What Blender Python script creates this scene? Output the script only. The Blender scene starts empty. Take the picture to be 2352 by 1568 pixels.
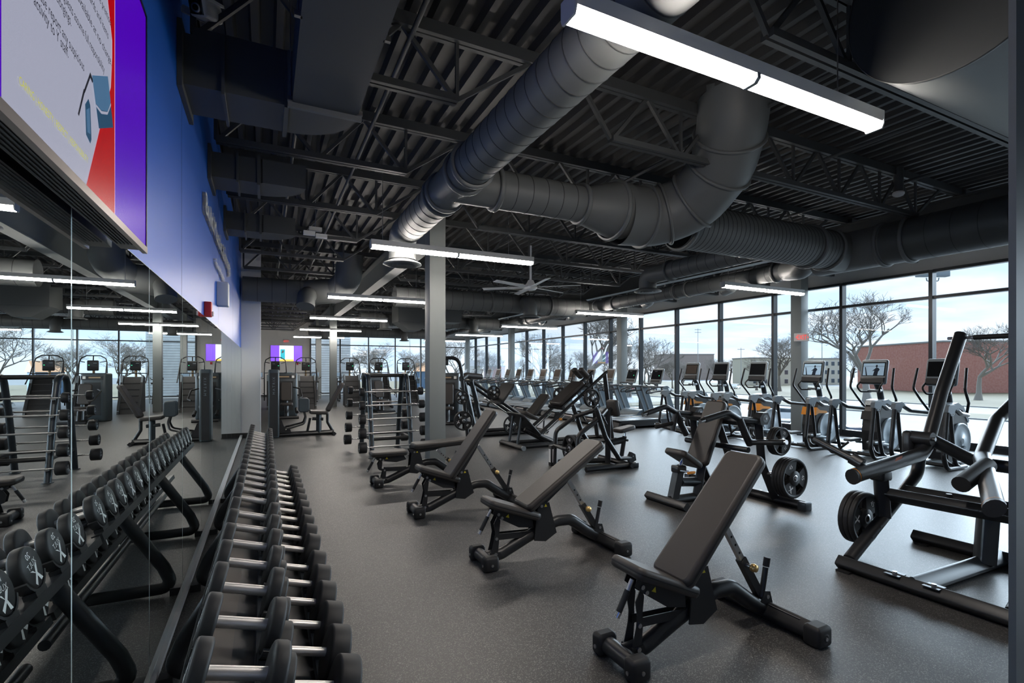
import bpy, math, random
from mathutils import Vector as V, Matrix as MX
R=math.radians; pi=math.pi
SC=bpy.context.scene; COL=SC.collection
random.seed(7)
# ------------------------------------------------------------------ materials
MATS={}
def mat(name,col,rough=.5,metal=0,spec=.5,emit=0,ecol=None,coat=0,bump=None,vary=None):
    m=bpy.data.materials.new(name); m.use_nodes=True; nt=m.node_tree; p=nt.nodes['Principled BSDF']
    p.inputs['Base Color'].default_value=(*col,1); p.inputs['Roughness'].default_value=rough
    p.inputs['Metallic'].default_value=metal; p.inputs['Specular IOR Level'].default_value=spec
    p.inputs['Coat Weight'].default_value=coat
    if emit:
        p.inputs['Emission Color'].default_value=(*(ecol or col),1); p.inputs['Emission Strength'].default_value=emit
    if bump or vary:
        tc=nt.nodes.new('ShaderNodeTexCoord')
    if bump:
        n=nt.nodes.new('ShaderNodeTexNoise'); n.inputs['Scale'].default_value=bump[0]; n.inputs['Detail'].default_value=3
        nt.links.new(tc.outputs['Object'],n.inputs['Vector'])
        b=nt.nodes.new('ShaderNodeBump'); b.inputs['Strength'].default_value=bump[1]; b.inputs['Distance'].default_value=.002
        nt.links.new(n.outputs['Fac'],b.inputs['Height']); nt.links.new(b.outputs['Normal'],p.inputs['Normal'])
    if vary:
        n=nt.nodes.new('ShaderNodeTexNoise'); n.inputs['Scale'].default_value=vary[0]; n.inputs['Detail'].default_value=5
        nt.links.new(tc.outputs['Object'],n.inputs['Vector'])
        r=nt.nodes.new('ShaderNodeMapRange'); r.inputs[1].default_value=.35; r.inputs[2].default_value=.65
        nt.links.new(n.outputs['Fac'],r.inputs[0])
        mx=nt.nodes.new('ShaderNodeMix'); mx.data_type='RGBA'; mx.inputs[6].default_value=(*col,1); mx.inputs[7].default_value=(*vary[1],1)
        nt.links.new(r.outputs[0],mx.inputs[0]); nt.links.new(mx.outputs[2],p.inputs['Base Color'])
    MATS[name]=m; return m
mat('black_steel',(.018,.019,.021),.38,0,.5,bump=(400,.05))
mat('gunmetal',(.035,.042,.048),.35,.3,.5)
mat('slate_panel',(.045,.06,.07),.4,0,.5)
mat('vinyl',(.042,.037,.034),.48,0,.45,bump=(700,.12))
mat('rubber',(.016,.016,.017),.55,0,.4,bump=(500,.08))
mat('rubber_grey',(.04,.04,.042),.55,0,.4)
mat('plastic',(.022,.023,.025),.42)
mat('chrome',(.72,.72,.73),.2,1,bump=(300,.02)); mat('handle_steel',(.85,.84,.83),.42,.85)
mat('steel',(.5,.5,.51),.32,1)
mat('brass',(.75,.5,.2),.35,.8)
mat('yellow',(.75,.6,.03),.5); mat('orange',(.8,.3,.03),.45); mat('safety_orange',(.85,.16,.04),.5)
mat('white_paint',(.75,.75,.75),.5); mat('mark',(.9,.9,.88),.6)
mat('red',(.6,.03,.03),.45)
mat('silver_plastic',(.20,.24,.27),.4,.1); mat('disc_silver',(.42,.48,.52),.35,.2); mat('jamb_paint',(.10,.11,.115),.5)
mat('grey_plastic',(.2,.23,.25),.4,.1)
mat('screen_dark',(.01,.011,.013),.12,0,.6)
mat('screen_sky',(.3,.45,.6),.15,0,.5,emit=.12,ecol=(.45,.6,.75)); mat('screen_shape',(.02,.03,.05),.2)
mat('screen_warm',(.05,.042,.038),.15,0,.5,emit=.02,ecol=(.5,.38,.3)); mat('upright_blue',(.11,.15,.18),.4)
mat('green_led',(.02,.6,.2),.4,emit=1.2,ecol=(.05,.8,.3))
mat('belt',(.03,.03,.032),.5); mat('tan',(.45,.32,.18),.5)
mat('duct',(.13,.137,.137),.5,0,.5,bump=(9,.08))
mat('duct_dark',(.065,.07,.071),.5,0,.5); mat('duct_seam',(.03,.033,.034),.5)
mat('joist',(.062,.066,.069),.5)
mat('deck',(.055,.055,.056),.55,vary=(1.5,(.06,.058,.057)))
mat('column_paint',(.22,.24,.24),.5); mat('white_wall',(.88,.88,.88),.6,vary=(.8,(.84,.84,.84)))
mat('beige_wall',(.86,.83,.79),.65); mat('grey_wall',(.42,.43,.43),.6)
mat('frame_dark',(.028,.032,.036),.35,.4); mat('fixture',(.62,.62,.6),.4)
mat('lamp',(1,.95,.88),.5,emit=33,ecol=(1,.92,.84))
mat('exit_red',(.6,.02,.02),.4,emit=.5,ecol=(1,.05,.04)); mat('exit_case',(.75,.7,.68),.4)
mat('fan_silver',(.9,.92,.93),.4,0)
mat('baseboard',(.03,.03,.03),.6)
mat('tv_body',(.012,.012,.013),.3); mat('tv_lip',(.3,.26,.24),.3,.7)
def em(name,c,s): mat(name,tuple(x*.15 for x in c),.25,0,.3,emit=s*.72,ecol=c)
em('tv_purple',(.07,.0,.42),.62); em('tv_white',(.33,.34,.43),.62); em('tv_red',(.42,.0,.004),.55); em('tv_blue',(.015,.06,.12),.6); em('tv_lightblue',(.06,.14,.25),.6)
em('tv_yellow',(.5,.5,.05),.62); mat('tv_ink',(.015,.015,.03),.3); em('tv_line',(.7,.5,.75),.6)
em('tv_violet',(.20,.07,.85),1.0); em('tv_bright',(.8,.9,1),1.0); em('tv_teal',(.02,.4,.5),1.0); em('tv_amber',(.95,.55,.1),1.0)
# semi-gloss blue paint
mat('blue_paint',(.008,.12,.58),.38,0,.6,bump=(60,.02))
# floor: recycled-rubber flooring with light flecks
def floor_mat():
    m=bpy.data.materials.new('rubber_floor'); m.use_nodes=True; nt=m.node_tree; p=nt.nodes['Principled BSDF']; L=nt.links
    tc=nt.nodes.new('ShaderNodeTexCoord')
    v=nt.nodes.new('ShaderNodeTexVoronoi'); v.inputs['Scale'].default_value=230; L.new(tc.outputs['Object'],v.inputs['Vector'])
    sc=nt.nodes.new('ShaderNodeSeparateColor'); L.new(v.outputs['Color'],sc.inputs[0])
    r=nt.nodes.new('ShaderNodeMapRange'); r.inputs[1].default_value=.74; r.inputs[2].default_value=1.0; L.new(sc.outputs[0],r.inputs[0])
    n2=nt.nodes.new('ShaderNodeTexNoise'); n2.inputs['Scale'].default_value=1.2; n2.inputs['Detail'].default_value=4; L.new(tc.outputs['Object'],n2.inputs['Vector'])
    a=nt.nodes.new('ShaderNodeMix'); a.data_type='RGBA'; a.inputs[6].default_value=(.020,.020,.020,1); a.inputs[7].default_value=(.026,.025,.025,1); L.new(n2.outputs['Fac'],a.inputs[0])
    mx=nt.nodes.new('ShaderNodeMix'); mx.data_type='RGBA'; L.new(r.outputs[0],mx.inputs[0]); L.new(a.outputs[2],mx.inputs[6]); mx.inputs[7].default_value=(.20,.195,.185,1)
    L.new(mx.outputs[2],p.inputs['Base Color']); p.inputs['Roughness'].default_value=.47; p.inputs['Specular IOR Level'].default_value=.85
    b=nt.nodes.new('ShaderNodeBump'); b.inputs['Strength'].default_value=.1; b.inputs['Distance'].default_value=.0008; L.new(v.outputs['Distance'],b.inputs['Height']); L.new(b.outputs['Normal'],p.inputs['Normal'])
    MATS['rubber_floor']=m
floor_mat()
def mirror_mat():
    m=bpy.data.materials.new('mirror_glass'); m.use_nodes=True; nt=m.node_tree; nt.nodes.clear()
    o=nt.nodes.new('ShaderNodeOutputMaterial'); g=nt.nodes.new('ShaderNodeBsdfGlossy'); g.inputs['Color'].default_value=(.90,.95,.95,1); g.inputs['Roughness'].default_value=0
    nt.links.new(g.outputs[0],o.inputs[0]); MATS['mirror_glass']=m
mirror_mat()
def glass_mat():
    m=bpy.data.materials.new('window_glass'); m.use_nodes=True; nt=m.node_tree; nt.nodes.clear()
    o=nt.nodes.new('ShaderNodeOutputMaterial'); t=nt.nodes.new('ShaderNodeBsdfTransparent'); t.inputs['Color'].default_value=(.93,.97,1,1)
    g=nt.nodes.new('ShaderNodeBsdfGlossy'); g.inputs['Roughness'].default_value=.0
    f=nt.nodes.new('ShaderNodeFresnel'); f.inputs['IOR'].default_value=1.3; x=nt.nodes.new('ShaderNodeMixShader'); q=nt.nodes.new('ShaderNodeMath'); q.operation='MULTIPLY'; q.inputs[1].default_value=.3; nt.links.new(f.outputs[0],q.inputs[0])
    nt.links.new(q.outputs[0],x.inputs[0]); nt.links.new(t.outputs[0],x.inputs[1]); nt.links.new(g.outputs[0],x.inputs[2]); nt.links.new(x.outputs[0],o.inputs[0]); MATS['window_glass']=m
glass_mat()
mat('aluminium',(.8,.8,.82),.3,.6); mat('mirror_edge',(.85,1,.96),.15,0,.8)
# ------------------------------------------------------------------ mesh builder
_txt={}
def text_geo(s):
    if s not in _txt:
        c=bpy.data.curves.new('t','FONT'); c.body=s; c.size=1; c.resolution_u=2; o=bpy.data.objects.new('t',c); COL.objects.link(o)
        bpy.context.view_layer.update(); dg=bpy.context.evaluated_depsgraph_get(); me=bpy.data.meshes.new_from_object(o.evaluated_get(dg))
        vs=[v.co.copy() for v in me.vertices]; fs=[tuple(p.vertices) for p in me.polygons]
        bpy.data.objects.remove(o); bpy.data.curves.remove(c); bpy.data.meshes.remove(me)
        xs=[v.x for v in vs] or [0]; ys=[v.y for v in vs] or [0]
        cx,cy=(min(xs)+max(xs))/2,(min(ys)+max(ys))/2
        _txt[s]=([V((v.x-cx,v.y-cy,0)) for v in vs],fs,max(xs)-min(xs),max(ys)-min(ys))
    return _txt[s]
def frame(x,y,o=(0,0,0)):
    x=V(x).normalized(); y=V(y); y=(y-x*y.dot(x)).normalized(); z=x.cross(y)
    m=MX((x,y,z)).transposed().to_4x4(); m.translation=V(o); return m
def fillet(pts,rad,seg=5):
    pts=[V(p) for p in pts]
    if not rad: return pts
    out=[pts[0]]
    for i in range(1,len(pts)-1):
        a,b,c=pts[i-1],pts[i],pts[i+1]; u=a-b; w=c-b; la,lc=u.length,w.length
        if la<1e-6 or lc<1e-6: continue
        u/=la; w/=lc; ang=u.angle(w)
        if ang>pi-.05: out.append(b); continue
        d=min(rad/math.tan(ang/2),la*.49,lc*.49); r=d*math.tan(ang/2)
        cen=b+(u+w).normalized()*(r/math.sin(ang/2)); s0=b+u*d-cen; s1=b+w*d-cen; tot=s0.angle(s1)
        for k in range(seg+1):
            t=k/seg; q=(s0*math.sin((1-t)*tot)+s1*math.sin(t*tot))/math.sin(tot) if tot>1e-4 else s0
            out.append(cen+q)
    out.append(pts[-1]); return out
class B:
    def __init__(s): s.v=[]; s.f=[]; s.m=[]; s.s=[]; s.slots=[]; s.T=None
    def mi(s,m):
        if m not in s.slots: s.slots.append(m)
        return s.slots.index(m)
    def add(s,vs,fs,m,sm=False):
        n=len(s.v); vs=[V(v) for v in vs]
        if s.T is not None: vs=[s.T@v for v in vs]
        s.v+=vs; k=s.mi(m)
        for f in fs: s.f.append(tuple(n+i for i in f)); s.m.append(k); s.s.append(sm)
    def quad(s,a,b,c,d,m): s.add([a,b,c,d],[(0,1,2,3)],m)
    def box(s,x0,x1,y0,y1,z0,z1,m,M=None):
        vs=[V((x,y,z)) for z in (z0,z1) for y in (y0,y1) for x in (x0,x1)]
        if M is not None: vs=[M@v for v in vs]
        s.add(vs,[(0,2,3,1),(4,5,7,6),(0,1,5,4),(2,6,7,3),(0,4,6,2),(1,3,7,5)],m)
    def bar(s,p0,p1,w,h,m,up=(0,0,1)):
        p0,p1=V(p0),V(p1); x=p1-p0
        if abs(x.normalized().dot(V(up)))>.99: up=(1,0,0)
        f=frame(x,V(up).cross(x),p0); s.box(0,x.length,-w/2,w/2,-h/2,h/2,m,f)
    def cyl(s,p0,p1,r,m,r2=None,n=14,caps=True):
        r2=r if r2 is None else r2; p0,p1=V(p0),V(p1); ax=p1-p0; u=ax.orthogonal(); f=frame(ax,u); 
        c=[f.to_3x3()@V((0,math.cos(2*pi*i/n),math.sin(2*pi*i/n))) for i in range(n)]
        s.add([p0+a*r for a in c]+[p1+a*r2 for a in c],[(i,(i+1)%n,n+(i+1)%n,n+i) for i in range(n)],m,True)
        if caps: s.add([p0+a*r for a in c],[tuple(reversed(range(n)))],m); s.add([p1+a*r2 for a in c],[tuple(range(n))],m)
    def tube(s,pts,r,m,fil=0,n=10,r2=None,seg=5,caps=True,up=None,sq=0):
        """round (or oval r x r2, or with sq a rounded-square) tube along a path"""
        P=fillet(pts,fil,seg); k=len(P); r2=r2 or r; T=[]
        for i in range(k):
            a=P[i]-P[i-1] if i else P[1]-P[0]; b=P[i+1]-P[i] if i<k-1 else P[-1]-P[-2]
            t=a.normalized()+b.normalized(); T.append(t.normalized() if t.length>1e-6 else b.normalized())
        u=V(up) if up else T[0].orthogonal()
        if sq:
            n=12; cs=[]
            for q in range(4):
                for j in (-1,0,1):
                    a=pi/4+q*pi/2; cx,cy=math.cos(a)*(1-sq)*1.414,math.sin(a)*(1-sq)*1.414; aa=a+j*pi/5; cs.append((cx+sq*math.cos(aa),cy+sq*math.sin(aa)))
        else: cs=[(math.cos(2*pi*i/n),math.sin(2*pi*i/n)) for i in range(n)]
        vs=[]
        for i in range(k):
            t=T[i]; u=(u-t*u.dot(t)).normalized(); w=t.cross(u); sc=1
            if 0<i<k-1:
                ca=max(.35,(P[i]-P[i-1]).normalized().dot(t))
            vs+=[P[i]+u*(c*r)+w*(d*r2) for c,d in cs]
        fs=[(i*n+j,i*n+(j+1)%n,(i+1)*n+(j+1)%n,(i+1)*n+j) for i in range(k-1) for j in range(n)]
        s.add(vs,fs,m,True)
        if caps: s.add(vs[:n],[tuple(reversed(range(n)))],m); s.add(vs[-n:],[tuple(range(n))],m)
    def lathe(s,prof,o,ax,m,n=24,sm=True):
        """prof: (radius, height) pairs along axis ax from o"""
        o=V(o); ax=V(ax).normalized(); f=frame(ax,ax.orthogonal()).to_3x3(); vs=[]
        for r,h in prof: vs+=[o+ax*h+f@V((0,r*math.cos(2*pi*i/n),r*math.sin(2*pi*i/n))) for i in range(n)]
        s.add(vs,[(i*n+j,i*n+(j+1)%n,(i+1)*n+(j+1)%n,(i+1)*n+j) for i in range(len(prof)-1) for j in range(n)],m,sm)
    def disc(s,o,ax,r,m,n=24):
        o=V(o); ax=V(ax).normalized(); f=frame(ax,ax.orthogonal()).to_3x3()
        s.add([o+f@V((0,r*math.cos(2*pi*i/n),r*math.sin(2*pi*i/n))) for i in range(n)],[tuple(range(n))],m)
    def prism(s,poly,a,b,m,ax='y',sm=False):
        """poly of 2-D points extruded from a to b along ax ('y': points are (x,z); 'x': (y,z); 'z': (x,y))"""
        n=len(poly); g={'y':lambda p,t:(p[0],t,p[1]),'x':lambda p,t:(t,p[0],p[1]),'z':lambda p,t:(p[0],p[1],t)}[ax]
        s.add([g(p,a) for p in poly]+[g(p,b) for p in poly],[tuple(range(n)),tuple(range(2*n-1,n-1,-1))],m)
        s.add([g(p,a) for p in poly]+[g(p,b) for p in poly],[(i,n+i,n+(i+1)%n,(i+1)%n) for i in range(n)],m,sm)
    def pad(s,M,lx,ly,h,m,rc=.04,e=.015,ty=1.0,seam=None):
        """cushion centred on M: lx by ly by h, rounded corners rc, rounded edges e; ty = width factor at the +x end"""
        def ring(d,z):
            o=[]; r=max(rc-d,.002); hx,hy=lx/2-d,ly/2-d
            for q,(sx,sy) in enumerate(((1,1),(-1,1),(-1,-1),(1,-1))):
                for k in range(5):
                    a=q*pi/2+k*pi/8; x=sx*(hx-r)+r*math.cos(a); y=sy*(hy-r)+r*math.sin(a); y*=1+(ty-1)*(x/lx+.5); o.append(M@V((x,y,z)))
            return o
        e=min(e,h/2.01); L=[(e,-h/2),(e*.3,-h/2+e*.3),(0,-h/2+e),(0,h/2-e),(e*.3,h/2-e*.3),(e,h/2)]
        vs=[]; 
        for d,z in L: vs+=ring(d,z)
        n=20; s.add(vs,[(i*n+j,i*n+(j+1)%n,(i+1)*n+(j+1)%n,(i+1)*n+j) for i in range(5) for j in range(n)],m,True)
        s.add(vs[:n],[tuple(reversed(range(n)))],m); s.add(vs[-n:],[tuple(range(n))],m)
        if seam:
            q=[]
            for d,z in ((-.0012,-h/2+e*1.5),(-.003,-h/2+e*1.75),(-.0012,-h/2+e*2)): q+=ring(d,z)
            s.add(q,[(i*n+j,i*n+(j+1)%n,(i+1)*n+(j+1)%n,(i+1)*n+j) for i in range(2) for j in range(n)],seam,True)
    def rbox(s,c,d,m,e=.01,M=None):
        f=MX.Translation(V(c)); f=(M@f) if M is not None else f
        s.pad(f,d[0],d[1],d[2],m,rc=max(e,.004),e=e)
    def sector(s,M,r0,r1,a0,a1,t,m,n=8):
        vs=[]
        for i in range(n+1):
            a=a0+(a1-a0)*i/n; c,d=math.cos(a),math.sin(a)
            for r,z in ((r0,0),(r1,0),(r1,t),(r0,t)): vs.append(M@V((r*c,r*d,z)))
        fs=[(i*4+j,i*4+(j+1)%4,i*4+4+(j+1)%4,i*4+4+j) for i in range(n) for j in range(4)]
        s.add(vs,fs,m); s.add(vs[:4],[(3,2,1,0)],m); s.add(vs[-4:],[(0,1,2,3)],m)
    def text(s,t,M,size,m,wid=None):
        vs,fs,w,h=text_geo(t); k=size; kx=k if wid is None else wid/w
        s.add([M@V((v.x*kx,v.y*k,0)) for v in vs],fs,m)
    def xmark(s,M,z,m):
        """the four-pointed X emblem"""
        for P in (((-.5,.5),(-.18,.42),(.1,.02),(-.08,-.06)),((.5,.42),(.22,.32),(-.02,.0),(.1,.1)),((-.42,-.5),(-.12,-.5),(.02,-.05),(-.1,.05)),((.55,-.3),(.42,-.5),(-.02,-.08),(.06,.06))):
            s.add([M@V((x*z,y*z,0)) for x,y in P],[(0,1,2,3)],m)
    def sph(s,c,r,m,n=10,sc=(1,1,1)):
        c=V(c); vs=[]; k=n//2
        for i in range(k+1):
            a=pi*i/k
            for j in range(n): b=2*pi*j/n; vs.append(c+V((r*math.sin(a)*math.cos(b)*sc[0],r*math.sin(a)*math.sin(b)*sc[1],r*math.cos(a)*sc[2])))
        s.add(vs,[(i*n+j,(i+1)*n+j,(i+1)*n+(j+1)%n,i*n+(j+1)%n) for i in range(k) for j in range(n)],m,True)
    def bolt(s,p,ax,m='steel',r=.011):
        p=V(p); ax=V(ax).normalized(); s.cyl(p,p+ax*.006,r,m,n=8)
    def mesh(s,name):
        me=bpy.data.meshes.new(name); me.from_pydata(s.v,[],s.f)
        for k in s.slots: me.materials.append(MATS[k])
        me.polygons.foreach_set('material_index',s.m); me.polygons.foreach_set('use_smooth',s.s); me.update(); return me
def obj(name,b,parent=None,loc=None,label=None):
    o=bpy.data.objects.new(name,b.mesh(name)); COL.objects.link(o)
    if parent is not None: o.parent=parent
    if loc: o.location=loc
    if label: o['label']=label
    return o
def tag(o,label,cat,group=None):
    o['label']=label; o['category']=cat
    if group: o['group']=group
    return o
def thing(name,label,cat,loc=(0,0,0),rz=0,group=None):
    o=bpy.data.objects.new(name,None); COL.objects.link(o); o.empty_display_size=.1; o.location=loc; o.rotation_euler=(0,0,rz); return tag(o,label,cat,group)
def struct(name,b,parent=None):
    o=obj(name,b,parent)
    if parent is None: o['kind']='structure'
    return o
KIDS={}
def kids(o):
    return [c for c in bpy.data.objects if c.parent is o]
def dup(root,loc,rz,label,group=None,skip=()):
    r=root.copy(); COL.objects.link(r); r.location=loc; r.rotation_euler=(0,0,rz); r['label']=label
    if group: r['group']=group
    if root.name not in KIDS: KIDS[root.name]=[(c,kids(c)) for c in kids(root)]
    for c,gs in KIDS[root.name]:
        if c.name.split('.')[0] in skip: continue
        k=c.copy(); COL.objects.link(k); k.parent=r
        for g in gs:
            d=g.copy(); COL.objects.link(d); d.parent=k
    return r
ORD='first second third fourth fifth sixth seventh eighth ninth tenth eleventh twelfth thirteenth fourteenth fifteenth sixteenth seventeenth eighteenth nineteenth twentieth twenty-first twenty-second twenty-third twenty-fourth twenty-fifth twenty-sixth twenty-seventh twenty-eighth twenty-ninth thirtieth'.split()
def mxz(x,z,ang,y=0):
    """frame in the x-z plane: local x along the direction ang above +x, local y = world y, local z = normal"""
    return MX.Translation((x,y,z))@MX.Rotation(-ang,4,'Y')
# ------------------------------------------------------------------ camera
H=1.6; YAW=R(26.2)
cam=bpy.data.cameras.new('camera'); co=bpy.data.objects.new('camera',cam); COL.objects.link(co); SC.camera=co
cam.sensor_width=36; cam.sensor_fit='HORIZONTAL'; cam.lens=1150/2352*36; cam.shift_y=64/2352; cam.clip_start=.05; cam.clip_end=600
co.location=(0,0,H); co.rotation_euler=(pi/2,0,-YAW)
SC.view_settings.view_transform='Standard'; SC.view_settings.look='None'; SC.view_settings.gamma=1; SC.view_settings.use_curve_mapping=False; SC.view_settings.exposure=1.08
cy=SC.cycles; cy.max_bounces=8; cy.diffuse_bounces=4; cy.glossy_bounces=4; cy.transparent_max_bounces=8; cy.transmission_bounces=4
cy.caustics_reflective=True; cy.caustics_refractive=False; cy.sample_clamp_indirect=4; cy.use_denoising=True; cy.use_light_tree=True
try: cy.denoiser='OPENIMAGEDENOISE'
except Exception: pass
# ------------------------------------------------------------------ sky
def world():
    w=bpy.data.worlds.new('overcast_sky'); SC.world=w; w.use_nodes=True; nt=w.node_tree; L=nt.links; nt.nodes.clear()
    o=nt.nodes.new('ShaderNodeOutputWorld'); bg=nt.nodes.new('ShaderNodeBackground'); L.new(bg.outputs[0],o.inputs[0])
    tc=nt.nodes.new('ShaderNodeTexCoord'); sp=nt.nodes.new('ShaderNodeSeparateXYZ'); L.new(tc.outputs['Generated'],sp.inputs[0])
    # project the direction on a cloud layer
    mz=nt.nodes.new('ShaderNodeMath'); mz.operation='MAXIMUM'; mz.inputs[1].default_value=.03; L.new(sp.outputs[2],mz.inputs[0])
    ad=nt.nodes.new('ShaderNodeMath'); ad.operation='ADD'; ad.inputs[1].default_value=.12; L.new(mz.outputs[0],ad.inputs[0])
    cb=nt.nodes.new('ShaderNodeCombineXYZ')
    for i in (0,1):
        dv=nt.nodes.new('ShaderNodeMath'); dv.operation='DIVIDE'; L.new(sp.outputs[i],dv.inputs[0]); L.new(ad.outputs[0],dv.inputs[1]); L.new(dv.outputs[0],cb.inputs[i])
    n=nt.nodes.new('ShaderNodeTexNoise'); n.inputs['Scale'].default_value=1.1; n.inputs['Detail'].default_value=7; n.inputs['Roughness'].default_value=.55; L.new(cb.outputs[0],n.inputs['Vector'])
    r=nt.nodes.new('ShaderNodeMapRange'); r.inputs[1].default_value=.40; r.inputs[2].default_value=.60; L.new(n.outputs['Fac'],r.inputs[0])
    g=nt.nodes.new('ShaderNodeMix'); g.data_type='RGBA'; g.inputs[6].default_value=(.46,.57,.68,1); g.inputs[7].default_value=(.25,.40,.58,1)
    rz=nt.nodes.new('ShaderNodeMapRange'); rz.inputs[1].default_value=0; rz.inputs[2].default_value=.6; L.new(sp.outputs[2],rz.inputs[0]); L.new(rz.outputs[0],g.inputs[0])
    mx=nt.nodes.new('ShaderNodeMix'); mx.data_type='RGBA'; L.new(r.outputs[0],mx.inputs[0]); L.new(g.outputs[2],mx.inputs[6]); mx.inputs[7].default_value=(.58,.615,.655,1)
    L.new(mx.outputs[2],bg.inputs[0]); bg.inputs[1].default_value=1.0
world()
# the veiled sun low beyond the windows: a broad soft source
sl=bpy.data.lights.new('sun','SUN'); sl.energy=8.5; sl.angle=R(75); sl.color=(.80,.91,1); so=bpy.data.objects.new('sun',sl); COL.objects.link(so)
so.rotation_euler=V((-.86,-.30,-.42)).to_track_quat('-Z','Y').to_euler()
# ------------------------------------------------------------------ room shell
XW=-.52; XG=12.6; YB=32.8; YN=-3.0; ZD=4.46; ZH=3.68; ZT=3.11
b=B(); b.box(-6,XG+.1,YN,YB+.1,-.15,0,'rubber_floor'); struct('floor',b)
b=B(); P=.19; x=-6.0
while x<XG:
    q=[(x,0),(x+.055,0),(x+.075,.075),(x+.17,.075),(x+P,0)]
    for (a,za),(c,zc) in zip(q,q[1:]):
        b.add([(a,YN,ZD+za),(c,YN,ZD+zc),(c,YB,ZD+zc),(a,YB,ZD+za)],[(0,1,2,3)],'deck')
    x+=P
b.box(-6,XG+.1,YN,YB,ZD+.09,ZD+.2,'deck'); struct('ceiling',b)
b=B(); b.box(XW-.2,XW,YN,13.4,0,4.42,'blue_paint'); b.box(XW-.2,XW,YN,13.4,4.42,ZD+.09,'joist')
for y in (1.05,2.55,4.1,7.1,10.1): b.box(XW-.002,XW+.0006,y,y+.004,2.1,4.42,'screen_dark')
struct('wall_left',b)
b=B(); b.box(XW-.2,-.11,13.4,13.8,0,ZD,'white_wall'); b.box(XW,-.109,13.394,13.4,0,.1,'baseboard'); b.box(-.111,-.105,13.41,13.79,0,ZD,'white_wall'); struct('wall_pilaster',b)
b=B(); b.box(-6,2.45,YB,YB+.2,0,ZD+.1,'beige_wall'); b.box(2.45,XG+.1,YB,YB+.2,ZH,ZD+.1,'grey_wall'); b.box(-6,2.45,YB-.012,YB,0,.1,'baseboard'); struct('wall_back',b)
b=B(); b.box(XG,XG+.2,YN,YB+.2,ZH,ZD+.1,'grey_wall'); b.box(XG-.05,XG+.2,YN,YB,-.02,.09,'frame_dark')
b.box(XG-.25,XG,YN,YB,ZH+.32,ZD,'grey_wall'); struct('wall_right',b)
b=B(); b.box(-6.2,-6,YN,YB,0,ZD+.1,'beige_wall'); struct('wall_side_room',b)
b=B(); b.box(-6,XG,YN-.2,YN,0,ZD+.1,'grey_wall'); struct('wall_behind',b)
b=B(); b.box(-6,XW-.2,13.4,13.6,0,ZD+.1,'beige_wall'); struct('wall_return',b)
# curtain wall: every bay a window of its own
wn=0
def window(a,c,side):
    global wn
    wn+=1; f=B(); w=.035
    def bx(u0,u1,n0,n1,z0,z1,m='frame_dark'):
        if side=='r': f.box(XG+n0,XG+n1,u0,u1,z0,z1,m)
        else: f.box(u0,u1,YB+n0,YB+n1,z0,z1,m)
    bx(a-w,a+w,-.11,.05,.09,ZH); bx(a+w,c-w,-.09,.05,ZH-.05,ZH+.01); bx(a+w,c-w,-.09,.05,ZT-.03,ZT+.03); bx(a+w,c-w,-.09,.05,.09,.15)
    o=struct('window_%d'%wn,f)
    for z0,z1 in ((.15,ZT-.03),(ZT+.03,ZH-.05)):
        g=B()
        if side=='r': g.box(XG-.004,XG+.004,a+w,c-w,z0,z1,'window_glass')
        else: g.box(a+w,c-w,YB-.004,YB+.004,z0,z1,'window_glass')
        struct('glass_pane',g,o)
ys=[5.54+1.82*k for k in range(-4,15)]+[YB]
for a,c in zip(ys,ys[1:]): window(a,c,'r')
xs=[2.45,4.17,5.89,7.6,9.31,11.0,XG-.04]
for a,c in zip(xs,xs[1:]): window(a,c,'b')
# columns
def column(x,y,z,label,w=.28):
    c=B(); c.pad(MX.Translation((x+w/2,y+w/2,z/2)),w,w,z,'column_paint',rc=.006,e=.004); return tag(obj('steel_column',c),label,'column','painted steel columns')
column(2.48,8.18,4.42,'grey square steel column beside the barbell rack and the flat bench')
column(2.48,22.7,4.42,'grey steel column standing just past the hip machine backrest')
column(2.48,29.4,4.42,'slim grey steel column in front of the white stone wall window')
column(12.1,8.1,4.42,'grey steel column carrying the red EXIT sign at the windows')
column(12.1,15.2,4.42,'grey steel column behind the consoles of the near treadmills')
column(12.1,24.8,4.42,'grey steel column behind the middle of the treadmill row')
column(12.1,31.6,4.42,'grey steel column in the far corner of the window walls')
b=B(); b.box(2.155,2.75,.725,.744,0,ZD,'jamb_paint'); struct('trim_1',b)
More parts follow.
